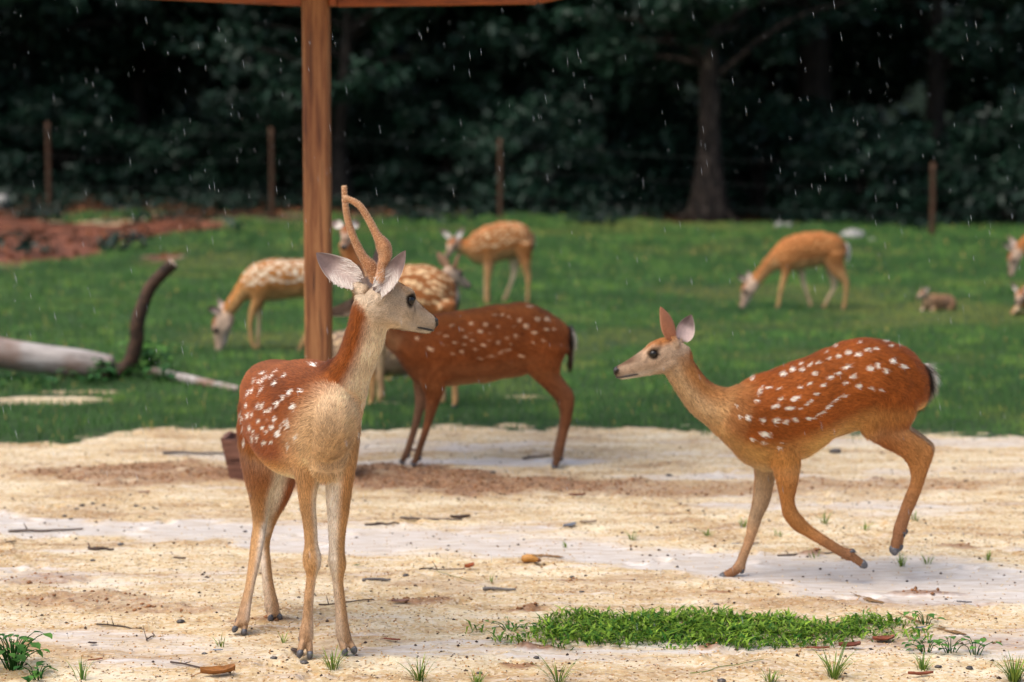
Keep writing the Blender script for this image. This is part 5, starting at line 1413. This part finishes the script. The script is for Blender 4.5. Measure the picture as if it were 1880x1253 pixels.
# ================================================================== SMALL THINGS ON THE SAND
def gp3(px, py):
    p = G(px, py); return np.array((p[0], p[1], float(ground_z(p[0:1], p[1:2])[0])))
MLEAF = {}
def leafmat(c):
    k = tuple(c)
    if k not in MLEAF:
        a = lin(*c); MLEAF[k] = simple_mat('dry leaf', a * .6, np.minimum(a * 1.25, 1), 60, 0.5, 0.4, 0.3)
    return MLEAF[k]
def dry_leaf(px, py, length, ang, curl, c, label, width=0.42, lift=0.006):
    o = gp3(px, py); rs = np.random.default_rng(int(px * 7 + py))
    ca, sa = math.cos(ang), math.sin(ang); f = np.array((ca, sa, 0)); l = np.array((-sa, ca, 0))
    nu, nv = 9, 5; V = []
    for k in (0, 1):
        for i in range(nu):
            q = i / (nu - 1); w = length * width * .5 * math.sin(math.pi * min(.97, .04 + q * .93)) ** .8
            for j in range(nv):
                v = j / (nv - 1) * 2 - 1
                z = lift + curl * length * (abs(v) ** 1.6 * .35 + (q - .5) ** 2 * .7) + rs.uniform(-.012, .012) * length
                V.append(o + f * (q - .5) * length + l * v * w * (1 - .25 * curl * abs(v)) + zz * (z + k * .0012))
    N = nu * nv; F = []
    for i in range(nu - 1):
        for j in range(nv - 1):
            a = i * nv + j; F += [(a, a + nv, a + nv + 1, a + 1), (N + a, N + a + 1, N + a + nv + 1, N + a + nv)]
        for j in (0, nv - 1):
            a = i * nv + j; F.append((a, a + nv, N + a + nv, N + a))
    r = empty('dry_leaf', o, label, 'leaf', 'fallen leaves on the sand')
    me = mesh_from('blade', np.array(V), F); fix_normals(me); obj('blade', me, leafmat(c), r)
    st = o - f * length * .5
    v, ff = tube([st + zz * (lift + curl * length * .17), st - f * length * .12 + zz * (lift + .004), st - f * length * .26 + l * .004 + zz * .003], (length * .014, length * .012, length * .01), 5, 2)
    obj('stalk', mesh_from('stalk', v, ff), leafmat(c), r)
BR, RD, DK, GY, OC, BL = (112, 70, 42), (134, 72, 48), (66, 48, 38), (98, 92, 90), (176, 124, 58), (120, 126, 138)
for q in ((400, 1243, .10, .3, .9, (150, 96, 44), 'large curled brown leaf shining with rain near a twig', .62), (545, 1200, .055, 2.4, .7, DK, 'dark folded leaf tucked behind the front hoof of the buck', .6), (862, 1046, .055, .9, 1.1, (158, 84, 48), 'orange brown curled leaf at the end of a thin twig', .6),
          (1060, 912, .075, .1, .5, (120, 66, 40), 'red brown leaf lying near the feet of the dark deer', .5), (1046, 968, .085, .9, .5, BL, 'blue grey leaf leaning on a small sand mound', .4), (1080, 962, .07, .2, .5, (150, 132, 112), 'pale leaf on top of the small sand mound', .5), (845, 952, .085, .25, .6, DK, 'dark wet leaf lying on bare sand behind the buck', .5),
          (720, 1176, .055, -.3, .3, RD, 'narrow russet leaf right of the buck\'s front hooves', .25), (1622, 1176, .075, .3, .7, RD, 'russet folded leaf at the end of the weed patch', .6), (1560, 1190, .07, .2, .8, (112, 58, 38), 'dark russet leaf under the edge of the weed patch', .55), (1502, 1194, .07, .05, .3, RD, 'flat reddish leaf strip in front of the weed patch', .25),
          (735, 1110, .06, .1, .4, (140, 104, 92), 'pinkish leaf stuck in a clod behind the buck\'s hooves', .35), (330, 1030, .05, -.3, .5, DK, 'small dark leaf on sand left of the buck\'s hind legs', .4), (185, 1010, .06, -.15, .4, DK, 'dark leaf by the wet strip on the left sand', .3), (1382, 1001, .05, 0.05, .2, GY, 'flat grey leaf behind the planted hoof of the trotting doe', .35),
          (1350, 1002, .03, .1, .2, BL, 'small bluish leaf beside the flat grey leaf', .4), (1770, 1110, .05, -.3, .3, GY, 'grey leaf lying on wet sand beyond the puddle', .4), (1690, 1243, .075, .12, .5, RD, 'long red curled leaf before the sand tuft', .2), (170, 1185, .028, -.2, .6, DK, 'tiny curled dark leaf on pale sand', .6), (1217, 1162, .025, .5, .6, (120, 84, 76), 'purple brown leaf lying on top of the weed patch', .6),
          (265, 905, .05, .3, .5, (140, 96, 72), 'brown leaf on the muddy ground left of the trough', .5), (175, 1212, .045, .5, .3, RD, 'thin russet leaf beside the left tuft of grass', .2), (760, 828, .09, .1, .4, (112, 60, 38), 'brown leaf between the front legs of the dark deer', .45), (1690, 1158, .04, .4, .3, BL, 'bluish leaf beside the long puddle', .35), (400, 1198, .03, .1, .3, BL, 'bluish leaf fragment left of the buck\'s front hooves', .4),
          (655, 1042, .022, .3, .4, (58, 92, 52), 'small green leaf lying behind the buck\'s front leg', .6), (20, 1000, .045, .7, .4, DK, 'dark leaf fragment on wet sand at left', .35), (620, 905, .05, .2, .5, DK, 'dark leaf on the mud behind the buck', .4)):
    px, py, ln_, an, cu, c, lab, w = q; cu *= .5
    dry_leaf(px, py, ln_, an, cu, c, lab, w)
def twig(px0, py0, px1, py1, r, c, label, bend=0.01, lift=0.004, side=0):
    a, b = gp3(px0, py0), gp3(px1, py1); n = 6; rs = np.random.default_rng(int(px0 + py1))
    pts = [a + (b - a) * q + np.array((rs.uniform(-bend, bend), rs.uniform(-bend, bend), r * .8 + lift * rs.uniform(0, 1))) for q in np.linspace(0, 1, n)]
    parts = [tube(pts, [r * (1 - .35 * q) for q in np.linspace(0, 1, n)], 7, 3)]
    for k in range(side):
        p = pts[1 + k % 4]; d = np.array((rs.uniform(-.5, .5), rs.uniform(-.4, .4), rs.uniform(.1, .7))); parts.append(tube([p, p + d * .02, p + d * .05], (r * .7, r * .5, r * .25), 5, 2))
    v, f = join_vf(parts)
    tag(obj('twig', mesh_from('twig', v, f), leafmat(c)), label, 'twig', 'twigs on the sand')
for q in ((770, 1048, 850, 1044, .003, DK, 'thin dark twig leading to the orange curled leaf', 2), (668, 1066, 720, 1066, .006, GY, 'short thick grey stick behind the buck\'s front leg', 0), (893, 1081, 945, 1084, .006, (110, 104, 100), 'grey stick lying alone on the middle of the sand', 0), (310, 1215, 425, 1240, .003, DK, 'long thin twig beside the large curled leaf', 1), (180, 1153, 262, 1156, .0028, DK, 'thin straight twig on the left sand', 2),
          (672, 963, 735, 962, .005, DK, 'dark stick on the dirt behind the buck\'s chest', 1), (735, 956, 845, 958, .005, (96, 82, 74), 'long grey stick ending under the dark wet leaf', 1), (580, 1112, 690, 1104, .003, DK, 'thin bent twig behind the buck\'s front hooves', 2), (20, 975, 155, 973, .006, (90, 76, 66), 'long dark stick embedded in the wet strip at left', 1), (160, 1008, 210, 1012, .006, DK, 'short dark stick by the wet strip', 1), (270, 1178, 285, 1165, .0025, DK, 'tiny forked twig on pale sand at left', 1),
          (1270, 1238, 1400, 1215, .0015, (120, 132, 60), 'dry grass stem bending across the sand in front', 0), (300, 836, 420, 834, .008, (84, 78, 78), 'dark stick lying beside the trough', 0), (1425, 1020, 1560, 1016, .004, (110, 96, 84), 'pale root line across the wet sand', 1), (960, 842, 1010, 840, .006, DK, 'short stick near the dark deer\'s hind hoof', 1), (800, 1050, 870, 1066, .0016, (140, 132, 80), 'fine straw on the sand beside the grey stick', 0)):
    twig(*q[:7], side=q[7])
# fruit capsule
o = gp3(975, 1034); v, f = tube([o + np.array((-.03, 0, .013)), o + np.array((-.005, 0, .015)), o + np.array((.016, -.004, .012)), o + np.array((.026, -.005, .010))], (.012, .0155, .011, .007), 12, 4)
r = empty('seed_pod', o, 'yellow brown seed pod lying on wet sand', 'seed pod'); obj('shell', mesh_from('shell', v, f), leafmat(OC), r)
v, f = tube([o + np.array((.027, -.005, .010)), o + np.array((.034, -.006, .009))], (.009, .006), 8, 1); obj('cap', mesh_from('cap', v, f), leafmat(BR), r)

# pebbles: the larger, darker ones singly
M_PEB = simple_mat('dark pebble', lin(44, 40, 38), lin(96, 88, 84), 90, 0.45, 0.5, 0.3)
PEB = [(503, 1212, .011), (559, 1219, .012), (1533, 832, .028), (745, 1060, .011), (222, 1000, .012), (332, 1143, .013), (170, 1030, .010), (375, 1200, .008), (1068, 1087, .008), (1050, 1058, .009), (985, 1206, .009), (1780, 1228, .010), (1722, 1228, .010), (1325, 1250, .012), (1315, 1112, .008), (1640, 1018, .006), (880, 1240, .008), (150, 930, .017), (170, 925, .014), (140, 935, .014), (190, 930, .012), (250, 928, .016), (265, 932, .012), (118, 948, .014), (130, 952, .012), (288, 935, .012), (450, 975, .012), (1228, 872, .02), (905, 870, .018)]
for i, (px, py, r) in enumerate(PEB):
    o = gp3(px, py); r = r * (.6 if i > 16 else .85); v, f = lump(o + zz * r * .35, r * 1.3, r, r * .6, 700 + i, 9, 6, .22)
    big_ = {0: 'dark pebble left of the buck\'s front hooves', 1: 'dark pebble against the buck\'s front hoof', 2: 'large black pebble on sand under the doe\'s belly'}.get(i, 'small dark pebble lying on the sand')
    tag(obj('pebble', mesh_from('pebble', v, f), M_PEB), big_, 'pebble', 'dark pebbles on the sand')
# loose grit, crumbs and soil clods (too many to count)
def crumbs(x, y, r, col, name, label):
    ico = np.array([(1, 0, 0), (-1, 0, 0), (0, 1, 0), (0, -1, 0), (0, 0, 1), (0, 0, -1)], float)
    Fi = np.array([(0, 2, 4), (2, 1, 4), (1, 3, 4), (3, 0, 4), (2, 0, 5), (1, 2, 5), (3, 1, 5), (0, 3, 5)])
    n = len(x); Z0 = ground_z(x, y)
    k = RNG.uniform(.6, 1.3, (n, 6, 1)); a = RNG.uniform(0, 6.28, n)
    v = ico[None] * k * r[:, None, None] * np.array((1.2, 1, .75))
    vx = v[..., 0] * np.cos(a)[:, None] - v[..., 1] * np.sin(a)[:, None]; vy = v[..., 0] * np.sin(a)[:, None] + v[..., 1] * np.cos(a)[:, None]
    V = np.stack([vx + x[:, None], vy + y[:, None], v[..., 2] + (Z0 + r * .3)[:, None]], 2)
    F = (Fi[None] + (np.arange(n) * 6)[:, None, None]).reshape(-1, 3)
    me = mesh_from(name, V.reshape(-1, 3), F, False); set_col(me, np.repeat(col, 6, 0))
    tag(obj(name, me, M_GRIT), label, name.replace('_', ' '), kind='stuff')
M_GRIT = attr_mat('grit', 0.8, 0.25, 0.2, 200)
n = 42000
x = RNG.uniform(-2.6, 2.6, n); y = 4.9 + 6.0 * RNG.uniform(0, 1, n) ** 1.3
kk = (lawn_mask(x, y) < .4) & (np.abs(x) < .32 * y) & (RNG.uniform(0, 1, n) > wet_mask(x, y) * .8); x, y = x[kk], y[kk]; n = len(x)
pick = RNG.uniform(0, 1, n)[:, None]
cg = np.where(pick < .45, lin(214, 190, 150), np.where(pick < .8, lin(186, 140, 88), np.where(pick < .95, lin(140, 100, 66), lin(84, 66, 54)))) * RNG.uniform(.75, 1.15, (n, 1))
crumbs(x, y, RNG.uniform(.0016, .0042, n), cg, 'grit', 'coarse yellow grit scattered over the wet sand')
n = 26000
x = RNG.uniform(-2.6, 2.6, n); y = RNG.uniform(5, 10.8, n)
kk = (mud_mask(x, y) * RNG.uniform(.3, 1, n) > .35); x, y = x[kk], y[kk]; n = len(x)
crumbs(x, y, RNG.uniform(.003, .010, n) * RNG.uniform(.5, 1.2, n), lin(142, 98, 64) * RNG.uniform(.55, 1.2, (n, 1)), 'soil_crumbs', 'brown crumbs of dug earth heaped on the sand')
n = 1100
x = RNG.uniform(-2.6, 2.6, n); y = RNG.uniform(5, 10.8, n)
kk = lawn_mask(x, y) < .3; x, y = x[kk], y[kk]; n = len(x)
crumbs(x, y, RNG.uniform(.003, .0075, n), lin(70, 56, 48) * RNG.uniform(.5, 1.6, (n, 1)), 'droppings', 'dark bits and droppings scattered over the sand')

# ------------------------------------------------------------------ grass tufts and weeds on the sand
def tuft(px, py, n, h, label, spread=.035, c1=lin(62, 98, 36), c2=lin(140, 160, 70), w=.0035):
    o = gp3(px, py); rs = np.random.default_rng(int(px * 3 + py)); V = []; F = []; C = []
    for i in range(n):
        a = rs.uniform(0, 6.28); b = o + np.array((math.cos(a), math.sin(a), 0)) * spread * .5 * rs.uniform(0, 1); ln_ = h * rs.uniform(.45, 1.15); out = rs.uniform(.15, .95)
        d = np.array((math.cos(a), math.sin(a), 0)); s_ = np.array((-d[1], d[0], 0)); k = len(V); c = c1 + (c2 - c1) * rs.uniform(0, 1)
        for q, ww in ((0, .8), (.35, 1), (.7, .7), (1, .05)):
            p = b + d * ln_ * out * q ** 1.4 + zz * (ln_ * (q - .38 * out * q * q) - .003)
            V += [p - s_ * w * ww * .5, p + s_ * w * ww * .5]; C += [c * (.7 + .5 * q)] * 2
        for q in range(3): F.append((k + 2 * q, k + 2 * q + 1, k + 2 * q + 3, k + 2 * q + 2))
    r = empty('grass_tuft', o, label, 'grass tuft', 'grass tufts on the sand')
    me = mesh_from('blades', np.array(V), F); set_col(me, np.array(C)); obj('blades', me, M_WEED, r)
for q in ((610, 1228, 30, .075, 'bright grass tuft right beside the buck\'s front hooves'), (770, 1250, 34, .085, 'spiky grass tuft in front of the buck'), (1025, 1256, 26, .10, 'thin grass tuft with one long upright blade'), (875, 1256, 22, .05, 'low yellow green tuft between two spiky tufts'), (150, 1248, 16, .075, 'sparse yellow tuft at the left front of the sand'), (1530, 1246, 44, .12, 'wide spiky grass tuft before the weed patch'), (1415, 1256, 30, .05, 'low yellowish tuft left of the wide spiky tuft'),
          (1695, 1232, 30, .06, 'small grass tuft beside the long red leaf'), (1862, 1252, 70, .10, 'dense dark grass tuft at the right front corner'), (520, 1178, 8, .05, 'few thin blades behind the buck\'s front leg'), (405, 1185, 7, .05, 'few thin blades behind the buck\'s hind hoof'), (1514, 964, 16, .06, 'small tuft under the trotting doe\'s belly'), (1160, 992, 14, .05, 'small flat tuft in front of the trotting doe'), (1588, 976, 14, .05, 'small tuft right of the one under the belly'),
          (1655, 1036, 20, .07, 'grass tuft right below the doe\'s raised hind hoof'), (1703, 1032, 14, .05, 'small tuft right of the raised hind hoof'), (1814, 1028, 12, .05, 'small tuft alone on the right sand'), (1495, 1022, 12, .04, 'tiny tuft growing on a clod under the bent foreleg'), (1300, 985, 14, .04, 'low tuft behind the planted foreleg'), (1365, 970, 14, .05, 'thin tuft touching the planted foreleg'), (1430, 985, 12, .045, 'thin tuft between the doe\'s forelegs'), (1040, 1003, 9, .035, 'tiny tuft on the wet strip edge'), (1680, 960, 14, .06, 'tuft behind the doe\'s hind hoof'), (900, 1070, 8, .03, 'tiny yellow blades next to the fine straw')):
    tuft(*q)
weed(gp3(25, 1225), 46, .035, .10, .11, 'leafy green weed at the left front corner of the sand')
weed(gp3(70, 1245), 16, .028, .06, .05, 'small creeping weed beside the corner weed')
for px, py, n_ in ((1700, 1195, 12), (1745, 1198, 10), (1790, 1200, 8), (1700, 1150, 8)):
    weed(gp3(px, py), n_, .028, .06, .05, {1700: 'creeping weed runner right of the weed patch', 1745: 'second sprig of the creeping weed runner', 1790: 'last sprig of the creeping weed runner'}[px] if py > 1160 else 'small upright sprig beside the long puddle')
weed(gp3(935, 1158), 14, .022, .07, .03, 'first small sprigs at the left tip of the weed patch')
# the weed patch: short broad blades, uncountable
n = 19000
x = RNG.uniform(-.15, 1.35, n); y = RNG.uniform(5.75, 6.6, n)
pc = (G(1290, 1155)[0], G(1290, 1160)[1])
d = ell(x, y, (pc[0], pc[1]), .66, .25) + (fbm(x * 7, y * 7, 91) - .5) * .9
kk = d < RNG.uniform(.55, 1.02, n); x, y = x[kk], y[kk]; n = len(x)
a = RNG.uniform(0, 6.28, n); h = RNG.uniform(.010, .036, n) * (.45 + 1.1 * fbm(x * 9, y * 9, 95)); o_ = RNG.uniform(.5, 2.0, n) * h
z = ground_z(x, y) - .003
dv = np.stack([np.cos(a), np.sin(a)], 1); w = RNG.uniform(.005, .010, n)
b0 = np.stack([x, y, z], 1); sdv = np.stack([-dv[:, 1], dv[:, 0], np.zeros(n)], 1) * w[:, None] * .5
mid = b0 + np.stack([dv[:, 0] * o_ * .5, dv[:, 1] * o_ * .5, h * .75], 1); tip = b0 + np.stack([dv[:, 0] * o_ * 1.2, dv[:, 1] * o_ * 1.2, h * RNG.uniform(.7, 1.1, n)], 1)
V = np.stack([b0, mid - sdv, tip, mid + sdv], 1).reshape(-1, 3)
me = mesh_from('weed_patch', V, np.arange(4 * n).reshape(n, 4))
cw = lin(44, 92, 24) + (lin(148, 178, 62) - lin(44, 92, 24)) * (RNG.uniform(0, 1, (n, 1)) ** 1.5)
set_col(me, np.repeat(cw * RNG.uniform(.75, 1.15, (n, 1)), 4, 0))
tag(obj('weed_patch', me, M_WEED), 'patch of short green weeds growing on the front sand', 'weeds', kind='stuff')

# ================================================================== RAIN
t = NT('rain water'); t.base((0.7, 0.75, 0.8)).rough(0.15).spec(0.6)
t.b.inputs['Transmission Weight'].default_value = 0.35
n = 1700
y = 4.7 + 9 * RNG.uniform(0, 1, n) ** 1.6; x = RNG.uniform(-.34, .34, n) * y; z = RNG.uniform(0.05, 3.2, n)
kk = (z < CAMH + .11 * y) & (z > 0.02); x, y, z = x[kk], y[kk], z[kk]; n = len(x)
ln_ = RNG.uniform(.014, .034, n); w = RNG.uniform(.0003, .0006, n); tl = RNG.uniform(.10, .22, n)
V = np.empty((n, 5, 3)); top = np.stack([x - tl * ln_, y, z + ln_], 1)
V[:, 0] = np.stack([x, y, z], 1); V[:, 4] = top
m_ = V[:, 0] * .62 + top * .38
for k in range(3):
    an = k * 2.094; V[:, 1 + k] = m_ + np.stack([np.cos(an) * w, np.sin(an) * w, np.zeros(n)], 1)
Fi = np.array([(0, 2, 1), (0, 3, 2), (0, 1, 3), (4, 1, 2), (4, 2, 3), (4, 3, 1)])
me = mesh_from('rain', V.reshape(-1, 3), (Fi[None] + (np.arange(n) * 5)[:, None, None]).reshape(-1, 3))
tag(obj('rain', me, t.m), 'fine falling raindrops all over the paddock', 'rain', kind='stuff')
print('tris', sum(len(o.data.polygons) for o in scene.objects if o.type == 'MESH'))
